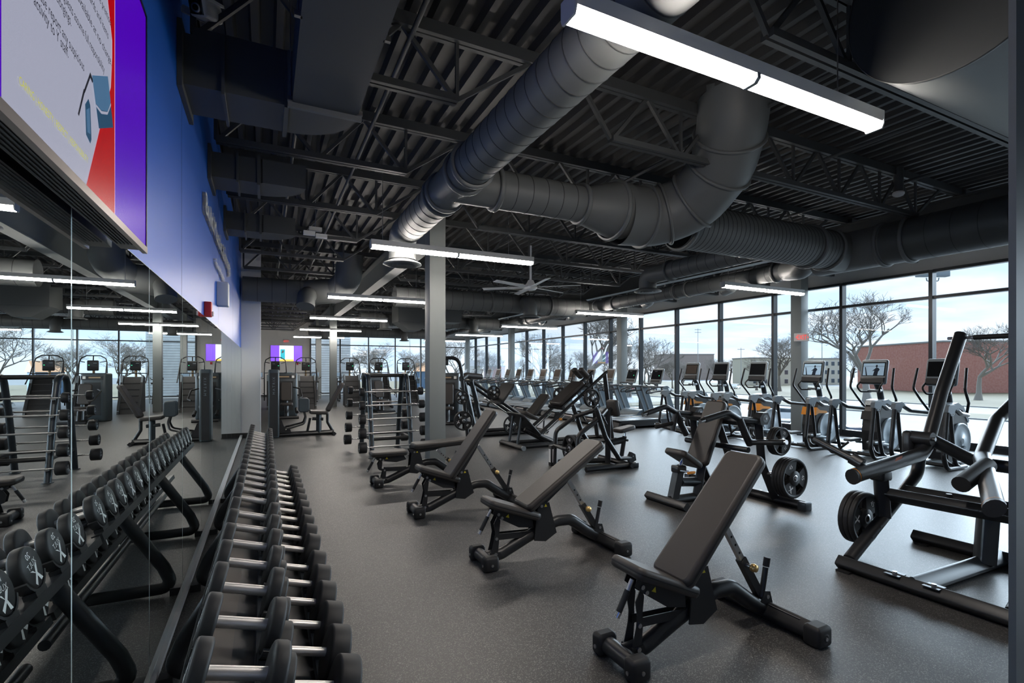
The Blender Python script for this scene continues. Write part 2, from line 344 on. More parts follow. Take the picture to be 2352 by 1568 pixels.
# roof steel
def ibeam(name,x,y0,y1,z0,z1,w,m,label):
    c=B(); c.box(x-w/2,x+w/2,y0,y1,z0,z0+.02,m); c.box(x-w/2,x+w/2,y0,y1,z1-.02,z1,m); c.box(x-.01,x+.01,y0,y1,z0+.02,z1-.02,m); return tag(obj(name,c),label,'beam','roof beams')
ibeam('roof_beam',2.62,8.46,YB,3.78,4.34,.26,'column_paint','deep grey steel roof beam running away from the tall column')
ibeam('roof_beam',9.9,YN,YB,3.97,4.34,.22,'duct_dark','dark steel roof beam above the large duct along the windows')
def joist(y,xa,xb,ba,bb,label):
    t=thing('roof_joist',label,'joist',(0,y,0),0,'open web roof joists'); zt,zb=4.40,3.84
    c=B(); 
    for s in (-1,1): c.box(xa,xb,s*.03-.022,s*.03+.022,zt-.05,zt+.055,'joist')
    obj('top_chord',c,t); c=B()
    for s in (-1,1): c.box(ba,bb,s*.03-.02,s*.03+.02,zb,zb+.055,'joist')
    obj('bottom_chord',c,t); c=B(); n=max(1,round((bb-ba)/1.0)); q=(bb-ba)/n; w=.035
    for i in range(n):
        x0=ba+i*q
        c.bar((x0+.02,0,zb+.03),(x0+q/2,0,zt-.02),w,w,'joist'); c.bar((x0+q-.02,0,zb+.03),(x0+q/2,0,zt-.02),w,w,'joist'); c.bar((x0+q,0,zb+.03),(x0+q,0,zt-.02),w*.8,w*.8,'joist')
    c.bar((ba,0,zb+.03),(max(xa+.05,ba-.75),0,zt),w,w,'joist'); c.bar((bb,0,zb+.03),(min(xb-.05,bb+.75),0,zt),w,w,'joist')
    obj('web',c,t)
for k in range(-2,18):
    y=2.28+1.72*k
    n='the near end of the hall' if k<8 else 'the far end of the hall'; o=ORD[k+2]
    xl=XW+.03 if y<13.3 else -5.9
    joist(y,xl,2.5,xl+.05,1.45,f'{o} dark open web joist between the blue wall line and the roof beam')
    joist(y,2.6,9.85,3.05,8.6,f'{o} dark open web joist over the middle of the exercise floor')
    joist(y,9.97,XG-.02,10.3,XG-.3,f'{o} short dark joist above the window wall')
# bridging rods under the deck, along the hall
for i,(x,l) in enumerate(((.3,'thin dark conduit pipe running along the deck near the blue wall'),(1.05,'slotted dark strut rail running along the deck by the duct'),(4.6,'thin dark pipe along the deck over the benches'),(6.4,'dark sprinkler pipe running along the deck at mid hall'),(8.2,'dark pipe along the deck near the windows'))):
    c=B(); c.cyl((x,YN+.1,4.28),(x,YB-.1,4.28),.022,'joist',n=8); tag(obj('ceiling_pipe',c),l,'pipe')
# ------------------------------------------------------------------ ducts
def spiral(b,p0,p1,r,m,pitch=.16,n=32):
    p0,p1=V(p0),V(p1); u=(p1-p0).normalized(); L=(p1-p0).length; b.lathe([(r,0),(r,L)],p0,u,m,n); s=pitch
    while s<L-.03: b.lathe([(r+.0005,-.005),(r+.0035,-.002),(r+.0035,.002),(r+.0005,.005)],p0+u*s,u,'duct_seam',n); s+=pitch
def collar(b,p,ax,r,m,w=.05):
    p=V(p); ax=V(ax).normalized(); b.lathe([(r,-w/2),(r+.025,-w/2),(r+.03,-w/4),(r+.03,w/4),(r+.025,w/2),(r,w/2)],p,ax,m,32)
def duct(label,group=None): return thing('ceiling_duct',label,'duct',(0,0,0),0,'round spiral ducts')
def diffuser(p,r,label,stem=.0):
    c=B(); x,y,z=p
    c.lathe([(r*.55,.1),(r*.6,.05),(r,.0),(r*1.02,-.015),(r*.8,-.03)],p,(0,0,1),'duct',32)
    for k in (.72,.48,.24): c.lathe([(r*k,.02),(r*k+.02,-.03),(r*k-.05,-.012)],p,(0,0,1),'duct',32)
    c.disc((x,y,z+.02),(0,0,1),r*.8,'duct_dark'); return tag(obj('ceiling_diffuser',c),label,'air vent','round ceiling diffusers')
# main run above the benches
t=duct('long round spiral duct running overhead from above the hanging lamp'); c=B(); r=.195; x=1.775; z=3.55
spiral(c,(x,YN+.1,z),(x,4.45,z),r,'duct'); obj('duct_run',c,t); c=B()
for y in (4.45,4.66,5.28,5.42): collar(c,(x,y,z),(0,1,0),r+.005,'duct')
c.cyl((x,4.45,z),(x,5.45,z),r+.004,'duct',n=32,caps=False); c.cyl((x,4.95,z),(x+.43,4.95,z),.205,'duct',n=32); obj('tee',c,t)
c=B(); spiral(c,(x,5.45,z),(x,6.75,z),r,'duct',.2); c.tube([(x,6.7,z),(x,7.2,z),(x,7.2,3.18)],r,'duct',.28,24,caps=False); obj('outlet_elbow',c,t)
diffuser((x,7.2,3.13),.27,'round ring diffuser under the bent end of the long duct by the column')
# cross run to the riser
t=duct('short round cross duct joining the long duct to the fat riser'); c=B(); y=4.95
spiral(c,(x+.45,y,z),(3.35,y,z),.205,'duct',.19); 
for xx in (2.23,3.33): collar(c,(xx,y,z),(1,0,0),.21,'duct')
obj('duct_run',c,t)
t=duct('fat dark elbow duct rising through the roof deck'); c=B()
c.lathe([(.21,0),(.33,.42),(.335,.6)],(3.36,y,z-.02),(1,-.02,.03),'duct',32); collar(c,(3.8,y,z-.01),(1,0,0),.335,'duct'); obj('reducer',c,t)
c=B(); pth=[(3.9,y,z),(4.6,y-.1,z+.02),(4.85,y-.75,3.85),(4.5,y-1.45,4.2),(4.42,y-1.55,4.75)]
pth=[(3.9,4.95,3.5),(4.45,4.9,3.52),(4.75,4.55,3.66),(4.72,4.1,3.95),(4.5,3.78,4.25),(4.4,3.68,4.6)]
c.tube(pth,.36,'duct',.5,32,caps=False,seg=4); q=fillet([V(p) for p in pth],.5,4)
for i in (1,4,8,12,16): 
    if i<len(q)-1: collar(c,q[i],q[i+1]-q[i-1],.362,'duct',.03)
obj('elbow',c,t)
t=duct('thick round spiral duct with close rings running towards the windows'); c=B(); spiral(c,(5.0,y+.12,z),(8.24,y+.12,z),.31,'duct',.085); collar(c,(5.05,y+.12,z),(1,0,0),.315,'duct'); collar(c,(7.75,y+.12,z),(1,0,0),.315,'duct',.08); collar(c,(8.2,y+.12,z),(1,0,0),.315,'duct',.06); obj('duct_run',c,t)
t=duct('large dark round duct along the windows over the leaning arm machine'); c=B(); X=8.7
c.cyl((8.25,y+.12,z),(X,y+.12,z),.315,'duct',n=32); c.cyl((X,y+.55,z),(X,y-.55,z),.32,'duct',n=32); collar(c,(X,y-.5,z),(0,1,0),.325,'duct'); collar(c,(X,y-.85,z),(0,1,0),.325,'duct'); obj('tee',c,t)
c=B(); spiral(c,(X,y-.55,z),(X,YN+.2,z),.32,'duct_dark',.3); collar(c,(X,2.5,z),(0,1,0),.325,'duct'); obj('duct_run',c,t)
c=B(); c.tube([(X,y+.5,z),(X,y+.75,z),(X+.1,y+.95,3.45),(X+.4,y+1.4,3.52)],.2,'duct',.2,24,caps=False); obj('reducer',c,t)
t=duct('narrow round duct running away along the top of the windows'); c=B(); spiral(c,(9.1,6.4,3.52),(9.1,30,3.52),.17,'duct',.35)
for yy in (6.6,8.9,9.3,11.7,12.6,14.6,17,19.5,23): collar(c,(9.1,yy,3.52),(0,1,0),.172,'duct')
obj('duct_run',c,t)
for yy in (7.9,10.6,14.4,16.5): c=B(); c.tube([(9.2,yy,3.50),(9.42,yy,3.45),(9.55,yy+.35,3.42)],.12,'duct',.12,20); obj('branch_elbow',c,t)
t=duct('round duct branch that turns down over the nearest ellipticals'); c=B(); spiral(c,(7.0,5.3,3.5),(7.0,7.45,3.5),.175,'duct',.2); c.tube([(7,7.4,3.5),(7,7.95,3.5),(7,7.95,3.25)],.175,'duct',.26,24,caps=False); collar(c,(7,7.3,3.5),(0,1,0),.178,'duct'); obj('duct_run',c,t)
diffuser((7,7.95,3.2),.27,'round ring diffuser hanging above the orange trimmed ellipticals')
# second and third cross runs further down the hall
def crossrun(y,z,r,x0,x1,lab,outs,m='duct'):
    t=duct(lab); c=B(); spiral(c,(x0,y,z),(x1,y,z),r,m,.3); 
    k=x0+.8
    while k<x1: collar(c,(k,y,z),(1,0,0),r+.003,m); k+=1.9
    obj('duct_run',c,t)
    for o in outs:
        c=B(); c.tube([(o,y,z),(o,y-.55,z),(o,y-.55,z-.4)],r*.72,m,.26,20); c.lathe([(r*.72,0),(r*1.15,-.05),(r*.9,-.07)],(o,y-.55,z-.38),(0,0,1),m,24); obj('outlet_elbow',c,t)
crossrun(13.0,3.5,.27,3.0,8.9,'thick round duct crossing the hall behind the ceiling fan',(6.7,))
crossrun(19.5,3.52,.24,3.2,8.9,'second round duct crossing the hall over the treadmills',(4.0,7.6))
crossrun(26.5,3.52,.24,1.9,8.9,'farthest round duct crossing the hall before the back windows',(2.6,6.5))
t=duct('bulging round elbow duct beside the roof beam behind the second lamp'); c=B(); spiral(c,(XW+.05,13.0,3.45),(.9,13.0,3.45),.28,'duct',.3); obj('duct_run',c,t); c=B(); c.tube([(.9,13.0,3.45),(1.55,12.75,3.5),(1.75,12.3,3.72),(1.78,12.2,4.3)],.3,'duct',.3,24,caps=False); obj('elbow',c,t)
c=B(); c.tube([(.95,12.9,3.4),(.85,12.55,3.3),(.82,12.45,3.05)],.2,'duct',.15,20); obj('outlet_elbow',c,t)
t=thing('ceiling_duct','boxy grey transition duct hanging before the far ceiling fan','duct'); c=B(); c.box(4.2,5.4,17.6,18.6,3.3,3.95,'duct'); c.prism([(4.2,3.3),(5.4,3.3),(5.0,3.0),(4.6,3.0)],17.7,18.5,'duct','y'); c.box(5.4,6.6,17.7,18.5,3.35,3.8,'duct'); obj('duct_run',c,t)
# flat rectangular ducts along the blue wall
def rect_run(y,z0,h,w,back,lab,dx=0):
    t=thing('rectangular_ceiling_duct',lab,'duct',(0,0,0),0,'flat ducts on the blue wall'); c=B(); x0,x1=.17+dx,.17+w+dx
    if back is not None: c.box(x0,x1,back,y-.02,z0,z0+h,'duct_dark'); obj('duct_run',c,t); c=B()
    # quarter-turn elbow toward the wall
    n=10; o=(x0-.02,y); pi_,po=[],[]
    for k in range(n+1):
        a=k/n*pi/2; pi_.append((o[0]+.02*math.cos(a),o[1]+.02*math.sin(a))); po.append((o[0]+(w+.02)*math.cos(a),o[1]+(w+.02)*math.sin(a)))
    c.prism(pi_+po[::-1],z0,z0+h,'duct_dark','z'); obj('elbow',c,t); c=B()
    c.box(XW+.002,o[0],y+.02,y+w+.02,z0,z0+h,'duct_dark'); c.box(XW+.002,XW+.03,y-.05,y+w+.09,z0-.05,z0+h+.05,'duct_dark'); c.box(o[0]-.03,o[0],y-.01,y+w+.05,z0-.03,z0+h+.03,'duct_dark'); c.box(XW+.25,XW+.27,y-.01,y+w+.05,z0-.03,z0+h+.03,'duct_dark'); obj('wall_stub',c,t)
    if back is not None:
        c=B(); c.box(x0-.03,x1+.03,y-.05,y-.02,z0-.035,z0+h+.02,'duct'); obj('flange',c,t)
        for yy in (y-.06,y-1.0,y-1.9):
            for xx in (x0-.012,x1+.012): c=B(); c.cyl((xx,yy,z0+.02),(xx,yy,ZD),.005,'steel',n=6); c.box(xx-.02,xx+.02,yy-.012,yy+.012,z0+.0,z0+.03,'steel'); obj('hanger',c,t)
rect_run(3.93,3.5,.34,.45,YN+.1,'wide flat rectangular duct turning into the blue wall overhead')
rect_run(5.85,3.55,.25,.42,None,'first curved duct stub on the blue wall past the big flat duct',-.2)
rect_run(7.95,3.55,.25,.42,None,'second curved duct stub on the blue wall near the white pilaster',-.2)
# big drum duct at the upper right
t=thing('ceiling_drum_duct','huge dark drum duct with its blunt end above the wall edge','duct'); c=B(); c.cyl((3.45,1.43,3.82),(8.2,1.43,3.82),.55,'duct',n=56,caps=False); obj('drum',c,t)
c=B(); c.disc((3.449,1.43,3.82),(-1,0,0),.55,'duct_seam',56); c.lathe([(.55,0),(.556,.0),(.556,.02),(.55,.02)],(3.446,1.43,3.82),(1,0,0),'duct_seam',56); obj('end_cap',c,t)
# ------------------------------------------------------------------ lamps, fans, small ceiling gear
def lamp(x,y,label):
    t=thing('pendant_light',label,'light',(x,y,3.22),0,'linear pendant lights'); c=B(); L=2.44
    c.prism([(-.056,.045),(-.062,.115),(.062,.115),(.056,.045)],0,L,'fixture','x'); 
    for xx in (-.012,L): c.prism([(-.05,.0),(-.062,.03),(-.062,.115),(.062,.115),(.062,.03),(.05,.0)],xx,xx+.012,'fixture','x')
    c.prism([(-.035,-.003),(-.058,.02),(-.058,.05),(.058,.05),(.058,.02),(.035,-.003)],L/2-.014,L/2+.014,'grey_plastic','x'); obj('housing',c,t)
    for a,e in ((.003,L/2-.014),(L/2+.014,L-.003)):
        c=B(); c.prism([(-.05,.044),(-.05,.02),(-.032,.0),(.032,.0),(.05,.02),(.05,.044)],a,e,'lamp','x'); obj('diffuser',c,t)
    for xx in (.15,L-.4): c=B(); c.cyl((xx,-.0,.115),(xx,0,ZD-3.22),.004,'steel',n=5); obj('cable',c,t)
LY=[1.97,6.85,12.05,17.2,22.4,27.6]
for i,y in enumerate(LY):
    lamp(1.27,y,f'{ORD[i]} lit linear pendant lamp in the row beside the blue wall')
    if i: lamp(8.12,y+.2,f'{ORD[i-1]} lit linear pendant lamp in the row along the windows')
def fan(x,y,label):
    t=thing('ceiling_fan',label,'fan',(x,y,3.5),0,'ceiling fans'); c=B(); c.cyl((0,0,.15),(0,0,ZD-3.5),.025,'fan_silver'); obj('rod',c,t)
    c=B(); c.lathe([(0.0,-.06),(.12,-.06),(.15,-.02),(.15,.03),(.1,.08),(.06,.16)],(0,0,0),(0,0,1),'fan_silver'); obj('hub',c,t)
    for k in range(6):
        c=B(); c.T=MX.Rotation(k*pi/3+.35,4,'Z'); c.box(.1,1.15,-.06,.06,-.006,.006,'fan_silver',MX.Rotation(R(12),4,'X')); obj('blade',c,t)
fan(5.5,10.2,'silver six blade ceiling fan over the middle of the hall'); fan(5.9,22.4,'far silver ceiling fan before the back windows')
def exit_sign(p,rz,label):
    t=thing('exit_sign',label,'exit sign',p,rz); c=B(); c.rbox((0,0,0),(.34,.05,.2),'exit_case',.008); obj('case',c,t); c=B()
    c.text('EXIT',MX.Translation((0,-.0275,0))@MX.Rotation(pi/2,4,'X'),.17,'exit_red',.22)
    for s in (-1,1): c.add([(s*.15,-.0275,0),(s*.125,-.0275,.03),(s*.125,-.0275,-.03)],[(0,1,2)],'exit_red')
    obj('lettering',c,t); c=B(); c.cyl((0,.03,0),(0,.09,0),.02,'exit_case',n=8); obj('bracket',c,t)
exit_sign((12.0,8.02,2.40),-R(35),'red EXIT sign on the column at the windows'); exit_sign((1.1,YB-.12,3.27),0,'red EXIT sign on the beige wall over the screen')
# emergency twin heads, smoke sensor
t=thing('ceiling_emergency_light','white twin head emergency light under the ceiling','light',(.75,9.0,3.92)); c=B(); c.box(-.1,.1,-.05,.05,0,.06,'fixture'); c.cyl((0,0,.05),(0,0,.6),.008,'steel',n=6); obj('case',c,t)
for s in (-1,1): c=B(); c.box(s*.1-.09,s*.1+.09,s*.06-.05,s*.06+.05,-.09,-.03,'white_paint'); obj('lamp_head',c,t)
t=thing('ceiling_sensor','white dome sensor hanging under the deck near the windows','sensor',(8.05,3.95,4.1)); c=B(); c.cyl((0,0,0),(0,0,.36),.06,'duct_dark'); obj('box',c,t); c=B(); c.sph((0,0,-.01),.075,'white_paint',14,(1,1,.6)); obj('dome',c,t)
t=thing('security_camera','white bullet security camera high on the blue wall','camera',(-.36,3.95,4.02)); c=B(); c.T=MX.Rotation(-R(18),4,'Z')@MX.Rotation(R(25),4,'X'); c.pad(MX.Identity(4),.11,.3,.11,'white_paint',.03,.02); c.box(-.065,.065,-.18,.16,.05,.066,'white_paint'); obj('housing',c,t)
c=B(); c.T=MX.Rotation(-R(18),4,'Z')@MX.Rotation(R(25),4,'X'); c.pad(MX.Translation((0,-.152,0)),.07,.01,.09,'screen_dark',.03,.003); c.lathe([(.028,0),(.028,.02),(.018,.02)],(0,-.155,-.01),(0,-1,0),'steel'); obj('lens',c,t); c=B(); c.cyl((0,.1,0),(-.15,.12,.05),.025,'white_paint'); obj('arm',c,t)
# ------------------------------------------------------------------ things on the blue wall
t=thing('wall_television','large wall TV showing a grey notice between purple bands','TV',(0,0,0)); xf=-.42; y0,y1,z0,z1=.735,2.395,2.065,2.985
c=B(); c.box(-.50,xf-.004,y0,y1,z0,z1,'tv_body')
for k in range(5): c.box(-.493+.011*k,-.489+.011*k,y0+.1,y1-.1,z0-.003,z0,'baseboard')
obj('case',c,t); c=B(); c.box(xf-.012,xf+.004,y0,y1,z0-.012,z0+.012,'tv_lip'); c.box(xf-.004,xf+.003,y1-.012,y1,z0,z1,'tv_body'); c.box(xf-.004,xf+.003,y0,y0+.012,z0,z1,'tv_body'); c.box(xf-.004,xf+.003,y0,y1,z1-.012,z1,'tv_body'); obj('bezel',c,t)
def tvq(b,pts,m,d=0): b.add([(xf+d,y,z) for y,z in pts],[tuple(range(len(pts)))],m)
def tvt(b,s,yl,z,size,w,m,d): b.text(s,MX.Translation((xf+d,yl+w/2,z))@frame((0,1,0),(0,0,1)),size,m,w)
c=B(); ya,yb=1.195,1.935; za,zb=z0+.014,z1-.013
tvq(c,[(y0+.012,za),(ya,za),(ya,zb),(y0+.012,zb)],'tv_purple'); tvq(c,[(yb,za),(y1-.012,za),(y1-.012,zb),(yb,zb)],'tv_purple'); tvq(c,[(ya,za),(yb,za),(yb,zb),(ya,zb)],'tv_white')
tvq(c,[(yb-.003,za),(yb+.003,za),(yb+.003,zb),(yb-.003,zb)],'tv_line',.0008)
red=[(yb-.003,zb),(1.80,zb),(1.835,2.80),(1.86,2.69),(1.905,2.60),(1.905,2.55),(1.89,2.45),(1.83,2.36),(1.777,2.275),(1.66,za),(yb-.003,za)]
tvq(c,red,'tv_red',.001)
obj('screen',c,t)
for s,y0_,z,w in (('may be lost or stolen while on the premises.',1.40,2.64,.50),('Lockers with keys for cards and items',1.41,2.585,.45),('of value are available at no charge.',1.42,2.525,.475),('Members and guests assume full responsibility',1.35,2.462,.47),('for their belongings.',1.345,2.43,.20),('Please report any suspicious',1.33,2.372,.31),('activity to Y staff.',1.328,2.343,.197)):
    c=B(); tvt(c,s,y0_,z,.034,w,'tv_ink',.0016); obj('notice_line',c,t)
c=B(); tvt(c,'CARING | HONESTY | RESPECT | RESPONSIBILITY',1.262,2.146,.024,.41,'tv_yellow',.0016); obj('notice_line',c,t)
c=B(); tvq(c,[(1.706,2.39),(1.854,2.465),(1.915,2.34),(1.768,2.274)],'tv_blue',.0014); tvq(c,[(1.706,2.39),(1.854,2.465),(1.885,2.405),(1.85,2.36),(1.79,2.335),(1.738,2.33)],'tv_lightblue',.0018); tvq(c,[(1.738,2.328),(1.79,2.333),(1.85,2.358),(1.886,2.402),(1.888,2.396),(1.85,2.35),(1.79,2.325),(1.74,2.322)],'tv_white',.002)
tvq(c,[(1.648,2.285),(1.675,2.312),(1.69,2.302),(1.70,2.215),(1.69,2.20),(1.655,2.21)],'tv_blue',.0016); tvq(c,[(1.657,2.275),(1.683,2.292),(1.69,2.225),(1.665,2.22)],'tv_lightblue',.0019); tvq(c,[(1.592,2.235),(1.60,2.232),(1.645,2.315),(1.637,2.32)],'tv_ink',.0016); tvq(c,[(1.637,2.315),(1.69,2.39),(1.715,2.38),(1.708,2.37),(1.69,2.375),(1.645,2.312)],'tv_ink',.0016); obj('notice_picture',c,t)
for s,y,z,h,w,l in (('Build Muscle & Strength',7.14,3.11,.29,3.6,'raised white letters on the blue wall past the TV'),('Free Weights',7.04,2.78,.12,1.28,'small line of white letters below the raised wall letters')):
    t=thing('wall_lettering',l,'sign',(XW,y,z)); ws=[text_geo(q)[2] for q in s.split()]; gap=.28; tot=sum(ws)+gap*(len(ws)-1); k=w/tot; x=-w/2
    for q,ww in zip(s.split(),ws):
        b=B(); F=MX.Translation((0,x+ww*k/2,(.06*h if q!='&' else 0)*(1 if 'g' not in q else 0)))@frame((0,1,0),(0,0,1)); x+=(ww+gap)*k
        for d in range(5): b.text(q,F@MX.Translation((0,0,.004+.007*d)),h,'white_paint',ww*k)
        obj('lettering',b,t)
b=B(); b.rbox((XW+.06,6.95,2.5),(.12,.2,.28),'white_paint',.008); b.box(XW+.12,XW+.1205,6.92,6.98,2.44,2.56,'fixture'); tag(obj('wall_control_box',b),'white control box on the blue wall over the mirrors','control box')
t=thing('fire_alarm','red fire alarm pull fixed just over the mirrors','alarm',(XW,5.55,2.17)); c=B(); c.rbox((.03,0,0),(.06,.1,.14),'red',.006); obj('case',c,t); c=B(); c.box(.05,.075,-.03,.03,-.06,-.02,'white_paint'); obj('pull_handle',c,t)
# mirrors
edges=[-.3,.8,1.9,3.0,4.1,5.2,6.3,7.4,8.5,9.6,10.7,11.8,13.39]
for i,(a,c2) in enumerate(zip(edges,edges[1:])):
    t=thing('wall_mirror',f'{ORD[i]} tall frameless mirror panel on the blue wall counted from beneath the TV','mirror',(0,0,0),0,'wall mirrors')
    c=B(); c.box(XW+.001,XW+.0055,a+.0015,c2-.0015,.062,2.1,'mirror_edge'); x=XW+.006; c.add([(x,a+.005,.065),(x,c2-.005,.065),(x,c2-.005,2.097),(x,a+.005,2.097)],[(0,1,2,3)],'mirror_glass'); obj('glass',c,t)
b=B(); b.box(XW+.001,XW+.03,-.3,13.38,.03,.06,'aluminium'); b.box(XW+.001,XW+.02,-.3,13.38,0,.03,'baseboard'); struct('trim_2',b)
# far wall screen
t=thing('wall_television','far wall TV with violet sides above the step machines','TV',(1.12,YB-.06,2.55)); c=B(); c.box(-.87,.87,0,.055,-.48,.48,'tv_body'); obj('case',c,t); c=B()
for a,e,m in ((-1.03,-.47,'tv_violet'),(-.47,.47,'tv_bright'),(.47,1.03,'tv_violet')): c.add([(a,-.002,-.56),(e,-.002,-.56),(e,-.002,.56),(a,-.002,.56)],[(0,1,2,3)],m)
c.add([(-.4,-.004,-.4),(-.1,-.004,-.4),(-.1,-.004,.3),(-.4,-.004,.3)],[(0,1,2,3)],'tv_teal'); c.add([(-.47,-.004,-.56),(.47,-.004,-.56),(.47,-.004,-.43),(-.47,-.004,-.43)],[(0,1,2,3)],'tv_amber'); c.add([(-.34,-.006,0),(-.2,-.006,.05),(-.16,-.006,.2),(-.28,-.006,.22)],[(0,1,2,3)],'white_paint'); [v.__imul__(.83) for v in c.v]; obj('screen',c,t)
t=thing('fire_alarm','small red fire alarm pull on the beige wall below the far TV','alarm',(1.72,YB-.03,1.95)); c=B(); c.rbox((0,0,0),(.1,.05,.14),'red',.006); obj('case',c,t)
# ------------------------------------------------------------------ dumbbells and their racks
TILT=R(16); DX=V((math.cos(TILT),0,-math.sin(TILT)))
_db={}; mat('tray_brown',(.07,.06,.055),.5)
def dumbbell_meshes(r,th,hl,wt):
    k=(round(r,3),round(th,3),wt)
    if k in _db: return _db[k]
    h=B(); h.cyl((-hl/2-.002,0,0),(hl/2+.002,0,0),.0185,'handle_steel',n=18)
    hs=[]
    for s in (-1,1):
        c=B(); e=.01; c.lathe([(.017,0),(r-e,0),(r-.002,.004),(r,e),(r,th-e),(r-.002,th-.004),(r-e,th),(0,th)],(s*hl/2,0,0),(s,0,0),'rubber',28)
        f=frame((0,s,0),(0,0,1),(s*(hl/2+th+.0008),0,0))
        f=f@MX.Rotation(random.uniform(-.5,.5)+R(20)*s,4,'Z')
        c.xmark(f@MX.Translation((0,-r*.40,0)),r*.85,'mark'); c.text('XULT',f@MX.Translation((0,r*.13,0)),r*.38,'mark'); c.text(str(wt),f@MX.Translation((0,r*.55,0)),r*.42,'mark')
        hs.append(c.mesh('head'))
    _db[k]=(h.mesh('handle'),hs); return _db[k]
def dumbbell(p,r,th,hl,wt,label,group):
    hm,hs=dumbbell_meshes(r,th,hl,wt); t=thing('dumbbell',label,'dumbbell',p,0,group); t.rotation_euler=(random.uniform(-.15,.15),TILT,0)
    o=bpy.data.objects.new('handle',hm); COL.objects.link(o); o.parent=t
    for m in hs: o=bpy.data.objects.new('head',m); COL.objects.link(o); o.parent=t
TOPY=[1.03,1.29,1.55,1.85,2.13,2.40,2.655,2.92,3.18,3.56,3.80,4.03,4.26,4.50,4.74,4.98,5.21,5.44,5.67,5.9,6.12,6.34,6.56,6.78,7.0,7.21]
LOWY=[1.02,1.28,1.53,1.79,2.04,2.30,2.55,2.81,3.06,3.31,3.66,3.91,4.16,4.41,4.66,4.91,5.16,5.41,5.66,5.91,6.16,6.40]
TX,TZ,LX,LZ=-.07,.775,.155,.40
def rr(y): return .084+.011*min(1,max(0,(y-1)/4))
for i,y in enumerate(TOPY):
    wt=5*(1+i//2); wt=wt if wt<55 else 50+5*((i-18)//2); dumbbell((TX,y,TZ),rr(y),.045+.012*i/26,.15,wt,f'black dumbbell on the upper tray, {ORD[i]} from the end under the TV','dumbbells on the upper tray')
for i,y in enumerate(LOWY):
    dumbbell((LX,y,LZ),.112,.083,.16,75-5*(i//6),f'thick black dumbbell on the lower tray, {ORD[i]} from the end under the TV','dumbbells on the lower tray')
def db_rack(ya,yb,legs,label):
    t=thing('dumbbell_rack',label,'rack',(0,0,0),0,'dumbbell racks')
    for (x,z,ys,r,th,n) in ((TX,TZ,TOPY,None,.05,'upper_tray'),(LX,LZ,LOWY,.112,.083,'lower_tray')):
        c=B(); M=MX.Translation((x,0,z))@MX.Rotation(TILT,4,'Y'); rmax=.095 if r is None else r
        zz=-rmax-.02
        for s in (-1,1): c.box(s*(.075+th/2)-.025,s*(.075+th/2)+.025,ya,yb,zz-.045,zz+.0,'black_steel',M)
        c.box(-.085,.005,ya,yb,zz-.02,zz-.014,'tray_brown',M); c.box(.005,.085,ya,yb,zz-.022,zz-.014,'black_steel',M)
        for y in ys:
            if not ya<y<yb: continue
            q=r or rr(y)
            for s in (-1,1):
                x0=s*(.075+th/2)-.022; f=M@MX.Translation((x0,y,0))@frame((0,1,0),(0,0,1)); c.sector(f,q+.003,q+.014,R(205),R(335),.044,'plastic',8)
                c.box(x0,x0+.044,y-.05,y+.05,zz,-q-.005,'plastic',M)
        obj(n,c,t)
    for y in legs:
        c=B(); c.tube([(-.13,y,.60),(-.38,y,.20),(-.44,y,.05),(-.2,y,.05),(.30,y,.05)],.026,'black_steel',.07,12,.042,up=(0,1,0)); c.box(-.485,-.42,y-.035,y+.035,0,.05,'plastic'); c.box(.24,.34,y-.04,y+.04,0,.03,'plastic'); c.tube([(.15,y,.05),(.14,y,.24)],.028,'black_steel')
        obj('leg',c,t)
    c=B(); c.tube([(.05,ya+.1,.1),(.05,yb-.1,.1)],.03,'black_steel',n=12); obj('lower_bar',c,t)
db_rack(.85,3.42,(1.7,3.05),'two tier black dumbbell rack by the mirrors under the TV'); db_rack(3.46,7.34,(4.27,5.66,6.95),'second two tier black dumbbell rack, farther along the mirrors')
